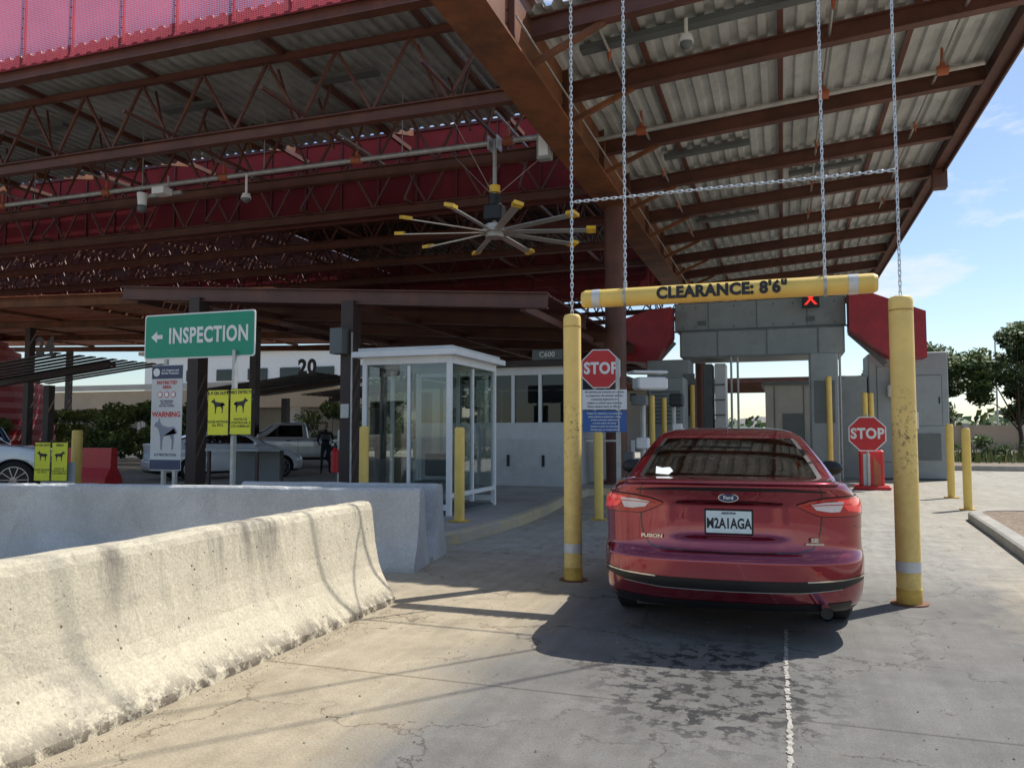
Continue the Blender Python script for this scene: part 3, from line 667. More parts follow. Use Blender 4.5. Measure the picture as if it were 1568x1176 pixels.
plate([(1.95,5.65),(2.6,5.55),(4.0,4.95),(4.0,3.6),(3.0,3.65),(1.95,4.5)][::-1],Y+.1,.9,redm)
s.beam((-3.3,Y+.05,4.4),(-4.2,Y+.05,3.4),.14,.14,greyc)
s.beam((2.0,Y+.05,4.5),(3.0,Y+.05,3.5),.14,.14,greyd)
for x in (2.6,3.3): s.box((x,Y+.08,4.7),(.12,.06,.12),black)
s.rbox((3.65,27.3,1.95),(2.2,1.6,3.85),greyc,.03); s.rbox((2.05,27.0,1.6),(.9,1.2,3.2),greyc,.03)
for (x,w,z,h) in ((3.2,.8,2.0,2.9),(4.15,.8,2.4,1.5)):
    s.box((x,26.485,z),(w,.03,h),greyc); s.box((x+w*.42,26.47,z),(.04,.03,.2),black)
    s.box((x,26.49,z),(w+.04,.02,h+.04),greyd)
s.box((4.15,26.48,1.0),(.7,.03,.8),greyd); s.rbox((3.2,26.3,2.7),(.28,.35,.4),white,.05); s.cyl((3.2,26.3,2.4),(3.2,26.3,3.3),.06,galv); s.box((3.75,26.45,1.8),(.3,.1,.5),white)
s.rbox((1.15,24.4,1.85),(.75,1.1,3.7),greyc,.03); s.box((1.15,23.84,2.3),(.55,.02,1.2),greyd)
s.rbox((-3.35,25.4,1.85),(1.3,1.4,3.7),greyc,.03); s.rbox((-3.1,22.9,1.5),(1.0,1.0,3.0),greyc,.03)
for k in range(9): s.box((-3.1,22.38,1.7+k*.11),(.8,.03,.05),greyd)
s.box((-2.7,24.68,2.6),(.35,.03,1.3),greyd)
s.rbox((-1.9,27,1.85),(.35,.9,3.7),white,.02); s.rbox((-2.3,27,1.85),(.3,.9,3.7),greyd,.02)
for x in (-1.5,-1.3,1.7): s.cyl((x,25.8,0),(x,25.8,3.85),.035,galv)
for k in range(6): s.box((-2.0,26.5,.5+k*.5),(.5,.06,.04),greyd)
s.box((.9,25.6,5.5),(.5,.2,.46),black)
s.text('X',.5,F(.9,25.49,5.5),emred,.008)
s.box((-4.2,25.9,4.4),(.12,.05,.12),black); s.sphere((-4.2,25.85,4.4),.05,emred,8)
s.done()
s=MB('lane_camera'); s.cyl((-2.35,14.0,0),(-2.35,14.0,2.1),.05,galv); s.rbox((-2.2,13.9,2.3),(.55,.35,.22),white,.03,rz=.5); s.rbox((-2.25,13.9,2.5),(.65,.4,.05),white,.02,rz=.5)
s.box((-2.35,13.7,2.0),(.25,.3,.16),greyd); s.box((-2.45,13.65,2.05),(.1,.1,.14),black); s.rbox((-2.35,14,1.25),(.22,.2,.2),white,.02)
s.cyl((-2.55,14.1,0),(-2.55,14.1,1.3),.035,white); s.box((-2.6,13.95,.95),(.15,.15,.3),greyd); s.cyl((-2.35,13.9,.9),(-2.15,13.75,.5),.03,white); s.done()
s=MB('lane_camera'); s.cyl((-2.45,19,0),(-2.45,19,2.3),.05,galv); s.rbox((-2.35,18.8,2.2),(.3,.4,.3),black,.03); s.rbox((-2.35,18.9,1.4),(.22,.2,.5),white,.02); s.done()
s=MB('fire_extinguisher'); s.cyl((-10.0,16.2,.5),(-10.0,16.2,1.0),.09,red); s.cyl((-10.0,16.2,1.0),(-10.0,16.2,1.08),.09,red,.03); s.cyl((-10,16.2,1.08),(-10,16.2,1.2),.03,black); s.beam((-9.98,16.35,0),(-9.98,16.35,1.5),.06,.06,galv); s.box((-10,16.3,1.25),(.2,.1,.03),galv); s.done()
s=MB('red_plastic_barrier')
for k in range(2):
    x=-19.6+k*1.3; s.prism([(-.3,0),(.3,0),(.3,.15),(.12,.45),(.1,1.0),(-.1,1.0),(-.12,.45),(-.3,.15)],Matrix.Translation((x+.6,17.2,0))@Matrix.Rotation(R(90),4,'Z')@M0,1.2,red)
s.done()
bollard(-17.3,15.6,1.5,.13)
# ------------------------------------------------------------------ cars
def herm(xs,ys):
    xs=np.array(xs,float);ys=np.array(ys,float); d=np.diff(ys)/np.diff(xs); m=np.zeros(len(xs)); m[0]=d[0];m[-1]=d[-1]
    for i in range(1,len(xs)-1): m[i]=0 if d[i-1]*d[i]<=0 else 2*d[i-1]*d[i]/(d[i-1]+d[i])
    def f(x):
        x=min(max(x,xs[0]),xs[-1]); i=min(max(int(np.searchsorted(xs,x)-1),0),len(xs)-2); h=xs[i+1]-xs[i]; t=(x-xs[i])/h
        return float((2*t**3-3*t*t+1)*ys[i]+(t**3-2*t*t+t)*h*m[i]+(-2*t**3+3*t*t)*ys[i+1]+(t**3-t*t)*h*m[i+1])
    return f
class Shell:
    def __init__(s,tab,n=2.7,dent=None):
        z=[r[0] for r in tab]; s.z=z; s.f=[herm(z,[r[k] for r in tab]) for k in range(1,6)]; s.n=n; s.dent=dent
    def P(s,q,z):
        yr,yf,w,Rr,Rf=[f(z) for f in s.f]; e=2/s.n
        if q<=1:
            t=math.asin(min(1,q**(s.n/2))); x=q*w; y=yr+Rr*(1-math.cos(t)**e)
        else: x=w;y=yr+Rr+(q-1)
        if s.dent: y+=s.dent(x,z)
        return Vector((x,y,z))
    def outline(s,z,nr=18,ns=24,nf=12):
        yr,yf,w,Rr,Rf=[f(z) for f in s.f]; e=2/s.n; o=[]
        for i in range(nr+1):
            t=math.pi/2*i/nr; x=w*math.sin(t)**e; y=yr+Rr*(1-max(0,math.cos(t))**e)
            if s.dent: y+=s.dent(x,z)
            o.append(('r',x/w,x,y))
        for i in range(1,ns): o.append(('s',1,w,yr+Rr+(yf-Rf-yr-Rr)*i/ns))
        for i in range(nf,-1,-1):
            t=math.pi/2*i/nf; x=w*math.sin(t)**e; o.append(('f',x/w,x,yf-Rf*(1-max(0,math.cos(t))**e)))
        return o
    def build(s,mb,nz,matf,cap=True,extra=(),nr=18):
        zs=sorted(set([round(float(v),5) for v in np.linspace(s.z[0],s.z[-1],nz)]+[round(e,5) for e in extra]))
        rows=[s.outline(z,nr=nr) for z in zs]; K=len(rows[0]); full=[]
        for z,o in zip(zs,rows):
            full.append([(p[2],p[3],z) for p in o]+[(-p[2],p[3],z) for p in reversed(o[1:-1])])
        N=len(full[0]); groups={}
        vs=[v for r in full for v in r]
        for i in range(len(zs)-1):
            zc=(zs[i]+zs[i+1])/2
            for k in range(N):
                k2=(k+1)%N; a=k if k<K-1 else N-1-k; a=min(a,K-2)
                pa,pb=rows[i][a],rows[i][a+1]
                mt=matf(pa[0] if pa[0]==pb[0] else 's',(pa[1]+pb[1])/2,(pa[3]+pb[3])/2,zc)
                groups.setdefault(mt,[]).append((i*N+k,i*N+k2,(i+1)*N+k2,(i+1)*N+k))
        groups.setdefault(matf('cap',0,0,0),[])
        o=len(mb.v)
        mb.v+=vs
        for mt,fs in groups.items():
            if mt not in mb.mats: mb.mats.append(mt)
            kk=mb.mats.index(mt)
            for f in fs: mb.f.append(tuple(i+o for i in f)); mb.mi.append(kk); mb.sm.append(True)
        kk=mb.mats.index(matf('cap',0,0,0))
        mb.f.append(tuple(o+(len(zs)-1)*N+i for i in range(N))); mb.mi.append(kk); mb.sm.append(True)
        mb.f.append(tuple(o+i for i in range(N-1,-1,-1))); mb.mi.append(kk); mb.sm.append(True)
def patch(mb,sh,top,bot,mat,off,nu=24,nv=5,sides=(1,-1)):
    def ip(pl,u):
        u*=len(pl)-1; i=min(int(u),len(pl)-2); t=u-i; return (pl[i][0]*(1-t)+pl[i+1][0]*t,pl[i][1]*(1-t)+pl[i+1][1]*t)
    for sg in sides:
        vs=[];fs=[]
        for i in range(nu+1):
            a=ip(top,i/nu);b=ip(bot,i/nu)
            for j in range(nv+1):
                t=j/nv; q=a[0]*(1-t)+b[0]*t; z=a[1]*(1-t)+b[1]*t; aq=abs(q); sgn=1 if q>=0 else -1
                p=sh.P(aq,z); e=1e-3
                du=sh.P(aq+e,z)-p; dv=sh.P(aq,z+e)-p; nn=du.cross(dv).normalized()
                if nn.y>0.0 and aq<.9: nn=-nn
                if aq>=.9 and nn.x<0: nn=-nn
                p=p+nn*off; vs.append((p.x*sgn*sg,p.y,p.z))
        for i in range(nu):
            for j in range(nv): k=i*(nv+1)+j; f=(k,k+1,k+nv+2,k+nv+1); fs.append(f if sg<0 else f[::-1])
        mb.add(vs,fs,mat,True)
def wheel(mb,x,y,r=.335,w=.22):
    sg=1 if x>0 else -1; xo=x; xi=x-sg*w
    mb.cyl((xi,y,r),(xi+sg*.02,y,r),r-.03,rubber,r,seg=36); mb.cyl((xi+sg*.02,y,r),(xo-sg*.025,y,r),r,rubber,seg=36); mb.cyl((xo-sg*.025,y,r),(xo,y,r),r,rubber,r-.035,seg=36)
    mb.cyl((xo-sg*.005,y,r),(xo+sg*.004,y,r),r*.72,black,seg=30)
    for k in range(10):
        a=k*math.pi/5; mb.beam((xo+sg*.008,y,r),(xo+sg*.004,y+math.cos(a)*r*.70,r+math.sin(a)*r*.70),.035,.02,chrome)
    mb.cyl((xo,y,r),(xo+sg*.015,y,r),r*.16,chrome,seg=16)
    n=30
    for k in range(n):
        a=k*2*math.pi/n;b=(k+1)*2*math.pi/n; mb.beam((xo+sg*.004,y+math.cos(a)*r*.71,r+math.sin(a)*r*.71),(xo+sg*.004,y+math.cos(b)*r*.71,r+math.sin(b)*r*.71),.02,.02,chrome)
def cutter(name,ys,r,w):
    mb=MB('cut')
    for y in ys:
        for sg in(1,-1): mb.cyl((sg*(w-.28),y,.34),(sg*(w+.3),y,.34),r,black,seg=40)
    return mb.done()
BT=[(.19,.30,4.62,.80,.45,.5),(.23,.12,4.76,.86,.45,.55),(.32,.04,4.85,.90,.5,.6),(.45,.0,4.87,.915,.52,.6),(.56,.0,4.87,.918,.52,.6),(.60,.022,4.85,.917,.52,.6),(.635,.055,4.83,.914,.52,.6),(.72,.068,4.75,.91,.5,.6),(.84,.075,4.5,.915,.5,.6),(.93,.075,4.15,.905,.48,.65),(.99,.066,3.95,.88,.46,.6),(1.04,.045,3.75,.845,.42,.5),(1.075,.03,3.7,.81,.40,.5),(1.092,.045,3.7,.79,.40,.5),(1.10,.09,3.7,.77,.4,.5),(1.103,.20,3.65,.7,.4,.5)]
GT=[(1.05,.34,3.72,.79,.25,.5),(1.11,.48,3.58,.76,.25,.5),(1.20,.76,3.42,.72,.22,.45),(1.30,1.10,3.22,.67,.2,.4),(1.37,1.38,3.05,.635,.2,.4),(1.42,1.60,2.92,.60,.2,.35),(1.455,1.80,2.75,.54,.2,.3),(1.482,2.02,2.5,.42,.15,.2),(1.492,2.15,2.38,.25,.08,.08)]
def sedan(name,px,py,yaw,pm,detail=False):
    par=empty(name); 
    def dent(x,z):
        a=max(0,1-(abs(x)/.36)**8) if abs(x)<.36 else 0; b=1/(1+math.exp(-(z-.715)/.006))*1/(1+math.exp((z-.955)/.005)); return .04*a*b
    B=Shell(BT,2.7,dent if detail else None); G=Shell(GT,3.2)
    mb=MB('body'); 
    def bm(kind,q,y,z):
        if kind=='cap': return pm
        return black if z<.265 else pm
    B.build(mb,90 if detail else 50,bm,nr=30 if detail else 16)
    body=mb.done()
    cut=cutter('c',[1.10,3.95],.385,.92); bo=body.modifiers.new('b','BOOLEAN'); bo.object=cut; bo.operation='DIFFERENCE'; bo.solver='EXACT'
    dg=bpy.context.evaluated_depsgraph_get(); nm=bpy.data.meshes.new_from_object(body.evaluated_get(dg)); body.modifiers.clear(); body.data=nm; bpy.data.objects.remove(cut)
    body.parent=par
    mb=MB('greenhouse')
    gmat=carglass
    def gm(kind,q,y,z):
        if kind=='cap': return pm
        if z>1.395: return pm
        if kind=='r': 
            if z>1.105 and q<.84: return gmat
            if q<.88 and z>1.09: return black
            return pm
        if kind=='f': return gmat if (z>1.09 and q<.93) else pm
        yr=G.f[0](z)
        if z>1.09:
            if y<yr+.42: return pm
            if abs(y-2.25)<.06: return black
            if y>G.f[1](z)-.42: return pm
            return gmat
        return pm
    G.build(mb,60,gm,extra=(1.09,1.105,1.395),nr=30); mb.done(parent=par)
    mb=MB('details')
    for sg in(1,-1):
        for y in (1.10,3.95): wheel(mb,sg*.895,y)
        mb.cyl((sg*.60,1.1,.335),(sg*.05,1.1,.335),.05,black)
        mb.sphere((sg*1.0,3.0,1.08),.105,black if detail else pm,14,(1.2,.6,.75)); mb.beam((sg*.82,3.05,1.06),(sg*.95,3.03,1.06),.05,.03,black)
        for y in (1.75,2.75): mb.rbox((sg*.925,y,.90),(.03,.2,.03),pm,.01)
    for y in (1.5,2.3,3.3):
        for sg in (1,-1): mb.box((sg*.918,y,.62),(.004,.01,.55),redpaintd if detail else greyd)
    for x in(-.38,.38):
        mb.rbox((x,2.25,1.0),(.48,.2,.5),fabric,.06); mb.rbox((x,2.22,1.32),(.26,.11,.17),fabric,.04)
    for x in(-.42,0,.42): mb.rbox((x,1.35,1.16),(.28,.1,.13),fabric,.04)
    mb.rbox((0,1.42,1.06),(1.3,.2,.2),fabric,.05); mb.rbox((0,3.3,1.08),(1.2,.3,.1),black,.04); mb.beam((-.1,3.05,1.34),(.1,3.05,1.34),.06,.04,black)
    mb.cyl((-.38,2.75,1.1),(-.38,2.8,1.12),.17,black)
    if detail:
        top=[(.50,.950),(.60,.978),(.75,.998),(.95,1.006),(1.05,1.0),(1.22,.965)]
        bot=[(.50,.942),(.58,.905),(.66,.875),(.90,.872),(1.05,.88),(1.22,.945)]
        patch(mb,B,[(a,b+.006) for a,b in top],[(a,b-.006) for a,b in bot],black,.004); patch(mb,B,top,bot,tail_r,.010)
        patch(mb,B,[(.80,.985),(.95,.99),(1.15,.965)],[(.86,.91),(.98,.89),(1.15,.935)],tail_b,.014,12)
        patch(mb,B,[(.60,.957),(.72,.972),(.85,.975)],[(.63,.918),(.73,.903),(.80,.905)],tail_w,.016,12)
        patch(mb,B,[(.56,.948),(.72,.957),(.90,.955)],[(.56,.943),(.72,.951),(.90,.949)],tail_r,.018,12,1)
        def line(pts,w,mat,off,sides=(1,-1)):
            patch(mb,B,[(a,b+w/2) for a,b in pts],[(a,b-w/2) for a,b in pts],mat,off,30,1,sides)
        def vline(pts,w,mat,off): patch(mb,B,[(a-w/2,b) for a,b in pts],[(a+w/2,b) for a,b in pts],mat,off,20,1)
        line([(0,.618),(.3,.622),(.5,.632),(.60,.655)],.010,redpaintd,.0025)
        vline([(.60,.655),(.645,.71),(.665,.79),(.67,.872)],.010,redpaintd,.0025)
        vline([(.70,.99),(.73,1.05),(.74,1.085)],.008,redpaintd,.0025)
        patch(mb,B,[(0,.440),(.5,.445),(.8,.452),(.97,.465)],[(0,.360),(.5,.365),(.8,.395),(.97,.44)],black,.004)
        line([(.55,.445),(.8,.455),(.99,.47)],.010,chrome,.007); line([(0,.365),(.5,.37),(.8,.395)],.005,galv,.007)
        patch(mb,B,[(0,.285),(.5,.285),(.9,.30)],[(0,.212),(.5,.212),(.9,.212)],black,.004)
        line([(.92,.80),(1.05,.77),(1.25,.74)],.006,redpaintd,.002)
        line([(0,.968),(.2,.967),(.40,.955)],.008,redpaintd,.004)
        patch(mb,B,[(0,1.066),(.45,1.062),(.76,1.043)],[(0,1.042),(.45,1.043),(.76,1.034)],black,.003)
        mb_l=Shell([(1.088,-.015,1.0,.74,.30,.3),(1.10,-.03,1.0,.74,.30,.3),(1.112,-.01,1.0,.72,.3,.3),(1.118,.12,1.0,.70,.3,.3)],3.2); mb_l.build(mb,8,lambda *a:pm)
        for x in (-.55,.55): mb.box((x,.062,.50),(.09,.008,.03),tail_r)
        yb=B.P(0,.995).y
        ov=[(.062*math.cos(a/24*6.283),.026*math.sin(a/24*6.283)) for a in range(24)]
        mb.prism([(x*1.12,y*1.18) for x,y in ov],F(0,yb-.010,.995),.012,chrome); mb.prism(ov,F(0,yb-.012,.995),.002,navy)
        mb.text('Ford',.035,F(0,yb-.0135,.995),white,.001)
        yp=B.P(0,.82).y
        mb.rbox((0,yp-.008,.825),(.33,.016,.175),black,.005); mb.box((0,yp-.018,.825),(.305,.006,.152),teal); mb.text('M2A1AGA',.098,F(0,yp-.0225,.812),black,.003,sx=.68)
        mb.text('ARIZONA',.022,F(0,yp-.0225,.885),navy,.001)
        mb.text('FUSION',.034,F(-.53,B.P(.53/.91,.72).y-.030,.715,R(-9)),chrome,.0012,sx=1.3)
        mb.text('SE',.036,F(.56,B.P(.62,.72).y-.030,.715,R(9)),chrome,.002,sx=1.4); mb.box((.56,B.P(.62,.69).y-.022,.69),(.12,.004,.012),chrome,R(9))
        mb.cyl((.62,.0,.25),(.62,.25,.25),.045,chrome,seg=24,caps=False); mb.cyl((.62,.03,.25),(.62,.05,.25),.040,black,seg=24)
        mb.box((0,.5,.24),(1.3,.6,.06),black)
        mb.prism([(0,0),(.16,0),(.12,.05),(.09,.06)],Matrix.Translation((.003,1.75,1.445))@Matrix.Rotation(R(90),4,'Z')@M0,.006,black)
        k=lambda x,z:(x,G.P(min(.99,abs(x)/G.f[2](z)),z).y-.006,z)
        mb.add([k(-.54,1.13),k(-.44,1.125),k(-.41,1.15),k(-.44,1.175),k(-.50,1.17),k(-.55,1.18)],[(0,1,2,3,4,5)],white)
        mb.box((0,1.5,1.385),(.26,.02,.02),tail_r)
    else:
        patch(mb,B,[(.5,.99),(.8,1.0),(1.15,.99)],[(.5,.88),(.8,.87),(1.15,.90)],tail_r,.006)
        patch(mb,B,[(0,.30),(.9,.31)],[(0,.215),(.9,.215)],black,.004)
        mb.box((0,.07,.72),(.33,.04,.16),teal)
    mb.done(parent=par)
    par.matrix_world=Matrix.Translation((px,py,0))@Matrix.Rotation(yaw,4,'Z')
    return par
sedan('red_sedan_car',-.36,5.60,R(3.5),redpaint,True)
sedan('white_sedan_car',-18.0,18.6,R(-30),whitepaint)
BS=[(.30,.30,4.6,.85,.4,.5),(.36,.1,4.75,.92,.4,.5),(.55,.0,4.8,.95,.4,.5),(.8,.03,4.8,.95,.4,.5),(1.0,.05,4.7,.945,.4,.6),(1.1,.07,4.4,.92,.35,.6),(1.16,.1,3.9,.88,.3,.5)]
GS=[(1.12,.12,3.75,.86,.25,.5),(1.2,.16,3.6,.84,.25,.5),(1.5,.32,3.1,.75,.22,.4),(1.66,.45,2.85,.70,.2,.35),(1.73,.6,2.6,.62,.2,.3),(1.76,.9,2.3,.4,.15,.2)]
def suv(name,px,py,yaw,pm,pickup=False,sc=1):
    par=empty(name); bt=[tuple([r[0],r[1]]+[r[2]+(.8 if pickup else 0)]+list(r[3:])) for r in BS]
    gt=[tuple([r[0],(r[1]*.4+2.05 if pickup else r[1]),r[2]+(.7 if pickup else 0)]+list(r[3:])) for r in GS]
    B=Shell(bt,3.2);G=Shell(gt,3.4); mb=MB('body'); B.build(mb,40,lambda k,q,y,z:black if (k!='cap' and z<.42) else pm); body=mb.done()
    ys=[1.05,4.0+(.8 if pickup else 0)]
    cut=MB('cut')
    for y in ys:
        for sg in(1,-1): cut.cyl((sg*.66,y,.4),(sg*1.3,y,.4),.46,black,seg=32)
    if pickup: cut.box((0,1.05,1.2),(1.6,1.85,.9),black)
    cut=cut.done(); bo=body.modifiers.new('b','BOOLEAN'); bo.object=cut; bo.solver='EXACT'
    dg=bpy.context.evaluated_depsgraph_get(); nm=bpy.data.meshes.new_from_object(body.evaluated_get(dg)); body.modifiers.clear(); body.data=nm; bpy.data.objects.remove(cut); body.parent=par
    def gm(k,q,y,z):
        if k=='cap' or z>1.64: return pm
        if z<1.19: return pm
        if k=='r': return darkglass if q<.85 else pm
        if k=='f': return darkglass if q<.93 else pm
        return black if int((y)*10)%11==0 else darkglass
    mb=MB('greenhouse'); G.build(mb,30,gm,extra=(1.19,1.64)); mb.done(parent=par)
    mb=MB('details')
    for sg in(1,-1):
        for y in ys: wheel(mb,sg*.94,y,.40,.26)
        mb.sphere((sg*1.03,3.3+(.7 if pickup else 0),1.22),.12,pm,12,(1,.6,.9))
        for y in (1.9,2.9): mb.rbox((sg*.955,y,1.05),(.03,.2,.035),black,.01); mb.box((sg*.951,y-.35,.85),(.004,.012,.55),black)
        if not pickup: mb.beam((sg*.66,.8,1.76),(sg*.66,2.4,1.76),.03,.03,black)
    patch(mb,B,[(.72,1.05),(.9,1.08),(1.1,1.06)],[(.72,.86),(.9,.84),(1.1,.86)],tail_r,.006)
    yf=B.f[1](.85)
    mb.box((0,yf+.0,.85),(1.1,.06,.28),black); 
    for sg in(1,-1): mb.rbox((sg*.72,yf-.1,.95),(.35,.2,.14),tail_w,.03)
    mb.box((0,-.02,.62),(1.5,.08,.14),black if pickup else pm)
    mb.done(parent=par)
    par.matrix_world=Matrix.Translation((px,py,0))@Matrix.Rotation(yaw,4,'Z')@Matrix.Scale(sc,4)
suv('white_suv_car',-19.6,10.9,R(-50),whitepaint)
suv('dark_blue_suv_car',-27,21.5,R(150),bluepaint)
suv('silver_pickup_truck',-16.9,29.6,R(124),silverpaint,True,1.05)
# ------------------------------------------------------------------ person (officer)
def person(x,y,yaw):
    par=empty('standing_officer')
    J={'pel':(0,0,.95),'wa':(0,.01,1.1),'ch':(0,0,1.3),'nk':(0,0,1.48),'hd0':(0,-.01,1.55),'sl':(-.19,0,1.42),'sr':(.19,0,1.42),'el':(-.27,.03,1.15),'er':(.27,.03,1.15),'wl':(-.2,-.16,1.0),'wr':(.22,-.2,1.05),
       'hl':(-.1,0,.9),'hr':(.1,0,.9),'kl':(-.12,-.02,.5),'kr':(.13,.0,.5),'al':(-.13,.02,.09),'ar':(.15,.03,.09),'tl':(-.15,-.15,.04),'tr':(.19,-.14,.04)}
    rad={'pel':.15,'wa':.135,'ch':.16,'nk':.06,'hd0':.055,'sl':.075,'sr':.075,'el':.05,'er':.05,'wl':.035,'wr':.035,'hl':.095,'hr':.095,'kl':.065,'kr':.065,'al':.045,'ar':.045,'tl':.04,'tr':.04}
    E=[('pel','wa'),('wa','ch'),('ch','nk'),('nk','hd0'),('ch','sl'),('ch','sr'),('sl','el'),('sr','er'),('el','wl'),('er','wr'),('pel','hl'),('pel','hr'),('hl','kl'),('hr','kr'),('kl','al'),('kr','ar'),('al','tl'),('ar','tr')]
    ks=list(J); me=bpy.data.meshes.new('body'); me.from_pydata([J[k] for k in ks],[(ks.index(a),ks.index(b)) for a,b in E],[])
    o=bpy.data.objects.new('body',me); bpy.context.scene.collection.objects.link(o)
    m=o.modifiers.new('s','SKIN'); 
    for i,k in enumerate(ks):
        sv=me.skin_vertices[0].data[i]; sv.radius=(rad[k],rad[k]*.8); sv.use_root=(k=='pel')
    ss=o.modifiers.new('ss','SUBSURF'); ss.levels=2; ss.render_levels=2
    me.materials.append(uniform); o.parent=par
    mb=MB('head'); mb.sphere((0,-.02,1.66),.1,skin,20,(.78,.95,1.2)); mb.sphere((0,.01,1.70),.1,hairm,20,(.82,.98,1.05)); mb.sphere((0,-.12,1.65),.018,skin,8,(.7,1,1.3))
    for sg in(1,-1): mb.sphere((sg*.08,0,1.65),.025,skin,8,(.4,.8,1.2)); mb.sphere((sg*.032,-.107,1.675),.009,black,6)
    mb.box((0,-.113,1.605),(.04,.006,.006),hairm)
    mb.done(parent=par)
    mb=MB('hands')
    for (hx,hy,hz,sg) in ((-.19,-.2,1.0,-1),(.21,-.24,1.06,1)):
        mb.sphere((hx,hy,hz),.04,skin,10,(.9,1.1,.6))
        for k in range(4): mb.cyl((hx-.027+k*.018,hy-.03,hz),(hx-.027+k*.018,hy-.085+abs(k-1.5)*.006,hz-.015),.009,skin,.006,8); 
        mb.cyl((hx-sg*.03,hy-.01,hz+.01),(hx-sg*.05,hy-.055,hz+.015),.010,skin,.007,8)
    mb.rbox((0,-.01,1.0),(.33,.26,.06),black,.02); mb.rbox((.18,0,.93),(.06,.12,.16),black,.02); mb.rbox((0,-.02,1.28),(.33,.29,.3),black,.06)
    mb.done(parent=par)
    par.matrix_world=Matrix.Translation((x,y,0))@Matrix.Rotation(yaw,4,'Z')
person(-15.2,24.0,R(30))
# ------------------------------------------------------------------ trees, bushes
def foliage(name,x,y,h,rad,seed,th,n=4500,ls=.13,trunk=True,flat=.75):
    rnd=random.Random(seed); mb=MB(name)
    cl=[]
    zc=th+(h-th)*.5
    for i in range(34 if trunk else 14):
        a=rnd.uniform(0,6.28); u=rnd.random()**.5; zz=rnd.uniform(-1,1)
        rr=rad*u*math.sqrt(max(.05,1-zz*zz*.8)); cl.append((x+rr*math.cos(a),y+rr*math.sin(a),zc+zz*(h-th)*.42,rnd.uniform(.3,.55)*rad*.72))
    if trunk:
        mb.cyl((x,y,-.05),(x+.1,y,th*.6),.13,bark,.10,10); mb.cyl((x+.1,y,th*.6),(x-.05,y,th*1.3),.10,bark,.07,10)
        for c_ in cl[:12]: 
            mid=(x*.5+c_[0]*.5,y*.5+c_[1]*.5,(th+c_[2])*.52); mb.cyl((x+.03,y,th*rnd.uniform(.7,1.1)),mid,.05,bark,.03,6); mb.cyl(mid,c_[:3],.03,bark,.01,6)
    else:
        for c_ in cl[:6]: mb.cyl((x,y,0),c_[:3],.03,bark,.01,5)
    for i in range(n):
        c_=cl[i%len(cl)]; r=c_[3]*rnd.random()**.45
        v=Vector((rnd.gauss(0,1),rnd.gauss(0,1),rnd.gauss(0,1))).normalized()*r; p=Vector(c_[:3])+Vector((v.x,v.y,v.z*flat))
        if p.z<.05: continue
        a=Vector((rnd.gauss(0,1),rnd.gauss(0,1),rnd.gauss(0,1))).normalized()*ls*rnd.uniform(.6,1.2); b=a.orthogonal().normalized()*a.length*.5
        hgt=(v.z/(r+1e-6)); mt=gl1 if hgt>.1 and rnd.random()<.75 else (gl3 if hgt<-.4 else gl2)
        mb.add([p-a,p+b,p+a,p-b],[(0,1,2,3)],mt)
    mb.done()
foliage('desert_tree',11.1,45,6.9,2.6,1,1.9,13000,.16); foliage('desert_tree',6.9,47,6.2,2.3,2,1.7,11000,.16); foliage('desert_tree',15.2,50,7.6,3.2,3,1.9,11000,.19); foliage('desert_tree',8.6,60,6.4,3.2,9,1.5,8000,.2)
for i,(x,y,h,r) in enumerate(((-34,33,2.8,1.9),(-31,36,3.0,1.9),(-30.5,31.5,2.9,1.8),(-27,33,3.3,1.9),(-38,28,2.4,1.6),(-41,36,3,2.2),(-25,40,3.2,2.2),(-24,46,5,2.6))):
    foliage('shrub',x,y,h,r,20+i,.3,5000,.12,False)
foliage('desert_tree',-19,52,4.6,2.6,31,1.5,4500,.16)
for i in range(7): foliage('agave_shrub',6.2+i*2.3,38+ (i%3)*1.2,1.2,.8,50+i,.1,700,.12,False)
mb=MB('distant_treeline'); rnd=random.Random(4)
for i in range(14000):
    x=rnd.uniform(-120,140); y=rnd.uniform(95,110); z=abs(rnd.gauss(0,1))*1.3+.4+math.sin(x*.3)*.6
    a=Vector((rnd.gauss(0,1),rnd.gauss(0,1),rnd.gauss(0,1))).normalized()*.6; b=a.orthogonal().normalized()*.5; p=Vector((x,y,z)); mb.add([p-a,p+b,p+a,p-b],[(0,1,2,3)],rnd.choice([gl1,gl2,gl3]))
mb.done()
# ------------------------------------------------------------------ background buildings
s=MB('concrete_overpass_building'); s.box((-62,58,4.3),(70,6,1.6),tan); s.box((-62,60.5,1.8),(70,.8,3.5),tanc)
for k in range(9): s.box((-94+k*8,56,1.75),(1.0,1.2,3.5),tanc)
s.box((-62,54.8,5.4),(70,.15,.5),tanc)
s.done()
s=MB('white_warehouse_building'); s.box((-50,75,5.0),(34,12,10),white); 
for k in range(8): s.box((-64+k*4,68.9,7.5),(2.4,.1,1.2),darkglass)
s.box((-50,75,10.1),(35,13,.4),tan); s.done()
s=MB('port_building'); s.box((-20,70,2.8),(26,8,5.6),tanc)
for k in range(6): s.box((-30+k*4,65.9,2.8),(2.2,.1,1.3),darkglass)
s.box((-20,70,5.7),(27,9,.3),white); s.done()
s=MB('concrete_office_building'); s.box((1.6,52,2.0),(5.0,8,4.4),tanc)
s.box((2.5,47.95,2.5),(1.1,.06,1.1),darkglass); s.box((.6,47.95,1.3),(1.1,.06,2.4),greyd); s.box((1.6,52,4.25),(5.4,8.4,.2),greyd)
for x in (-.4,1.2,2.9): s.box((x,47.97,2),(.04,.06,4.2),greyd)
s.box((3.5,47.8,3.2),(.5,.4,.35),white); s.done()
s=MB('tan_wall'); s.box((34,72,1.0),(52,.3,2.0),tan); 
for k in range(12): s.box((10+k*4,71.8,1.05),(.4,.5,2.2),tanc)
s.done()
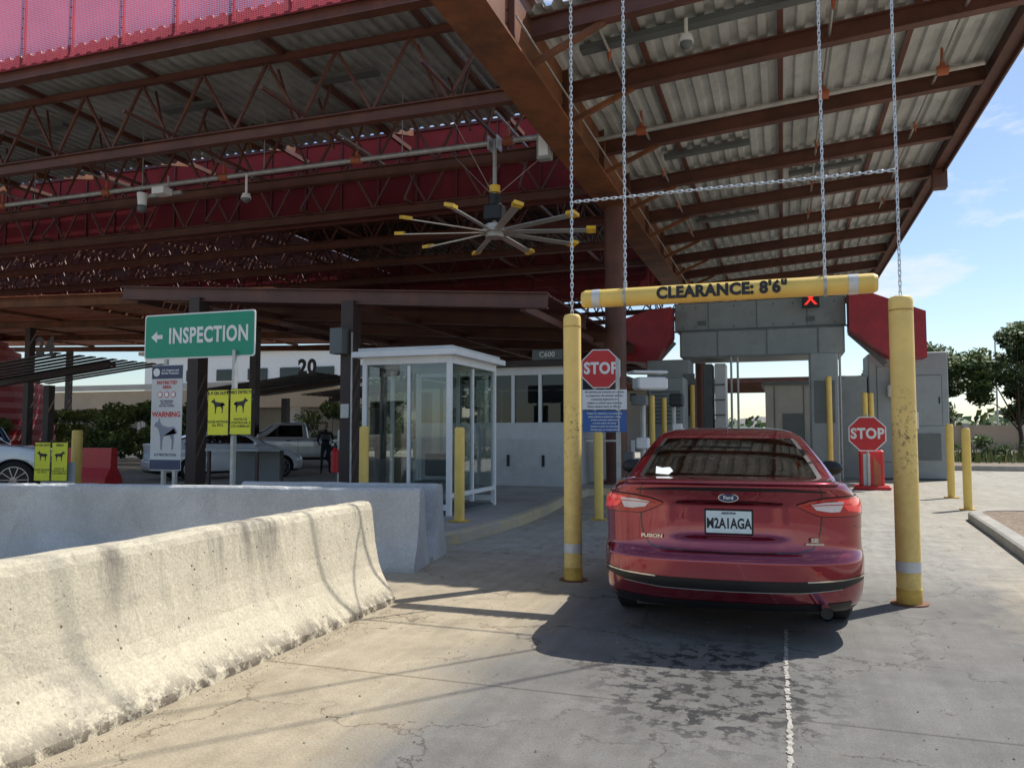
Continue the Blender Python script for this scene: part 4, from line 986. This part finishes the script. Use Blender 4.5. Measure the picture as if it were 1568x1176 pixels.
s=MB('far_canopy'); s.box((-6,66,5.2),(16,14,.3),steel)
for x in(-13,-6,1): s.box((x,60,2.6),(.35,.35,5.2),steel_d)
for k in range(8): s.box((-6,60+k*1.7,5.0),(16,.15,.25),steel)
s.done()
pinkw=M('pale_red_corrugated',(.50,.16,.16),.6,0,.2,1)
s=MB('curved_corrugated_wall')
for k in range(24):
    z=.3+k*.28; n=16; pts_=[]
    for i in range(n+1):
        a=R(-85+i*150/n); rr=5.0*math.sqrt(max(.02,1-((z-1.0)/6.2)**2)) if z>1 else 5.0
        rr+=.05*(k%2); pts_.append((-43+rr*math.cos(a)*1.15,30+rr*math.sin(a),z))
    for i in range(n): s.beam(pts_[i],pts_[i+1],.05,.285 if k<18 else .33,pinkw if k%2 else redm)
s.done()
s=MB('street_lamp')
for (x,y) in ((17,75),(26,90)): s.cyl((x,y,0),(x,y,9),.09,galv,.06); s.beam((x,y,9),(x+1.4,y,9.1),.06,.06,galv); s.box((x+1.5,y,9.05),(.6,.3,.12),greyd)
s.done()
hill=MB('hills'); vs=[];fs=[]; rnd=random.Random(2); n=90
for i in range(n+1):
    x=-600+i*1200/n; vs+=[(x,520,-1),(x,560,3+8*abs(math.sin(i*.23))+4*rnd.random()+ (9 if i<35 else 0))]
for i in range(n): fs.append((2*i,2*i+2,2*i+3,2*i+1))
hill.add(vs,fs,M('hazy_hill',(.25,.22,.2),.9)); hill.done()
# ------------------------------------------------------------------ world, sun, camera
sd=Vector((.45,.55,1)).normalized(); el=math.asin(sd.z); az=math.atan2(sd.x,sd.y)
sc=bpy.context.scene
w=bpy.data.worlds.new("World"); sc.world=w; w.use_nodes=True; t=w.node_tree; bg=t.nodes['Background']
sky=t.nodes.new('ShaderNodeTexSky'); sky.sky_type='NISHITA'; sky.sun_disc=False; sky.sun_elevation=el; sky.sun_rotation=az; sky.air_density=1.0; sky.dust_density=.5; sky.ozone_density=2.2
tc=t.nodes.new('ShaderNodeTexCoord'); mp=t.nodes.new('ShaderNodeMapping'); mp.inputs['Scale'].default_value=(1,1,3.0); mp.inputs['Location'].default_value=(.35,.2,.1); L(t,tc.outputs['Generated'],mp.inputs[0])
nz=noise(t,6.5,9,.60,vec=mp.outputs[0],dist=.3); cf=ramp(t,nz,.53,.69)
cloud=mix(t,1.0,cf,(.8,.8,.8,1),'MULTIPLY')
L(t,mix(t,cloud,sky.outputs[0],(6.3,6.4,6.5,1)),bg.inputs[0]); bg.inputs[1].default_value=.15
sl=bpy.data.lights.new('sun','SUN'); sl.energy=5.0; sl.angle=R(.5); sl.color=(1,.97,.92); so=bpy.data.objects.new('sun',sl); so.rotation_euler=sd.to_track_quat('Z','Y').to_euler(); sc.collection.objects.link(so)
cam=bpy.data.cameras.new('camera'); cam.lens=1200/1568*36; cam.sensor_width=36; cam.clip_end=3000; cam.clip_start=.05
co=bpy.data.objects.new('camera',cam); co.location=(0,0,1.45); co.rotation_euler=(R(93.5),0,R(19)); sc.collection.objects.link(co); sc.camera=co
sc.view_settings.view_transform='Standard'; sc.view_settings.look='None'; sc.view_settings.exposure=0
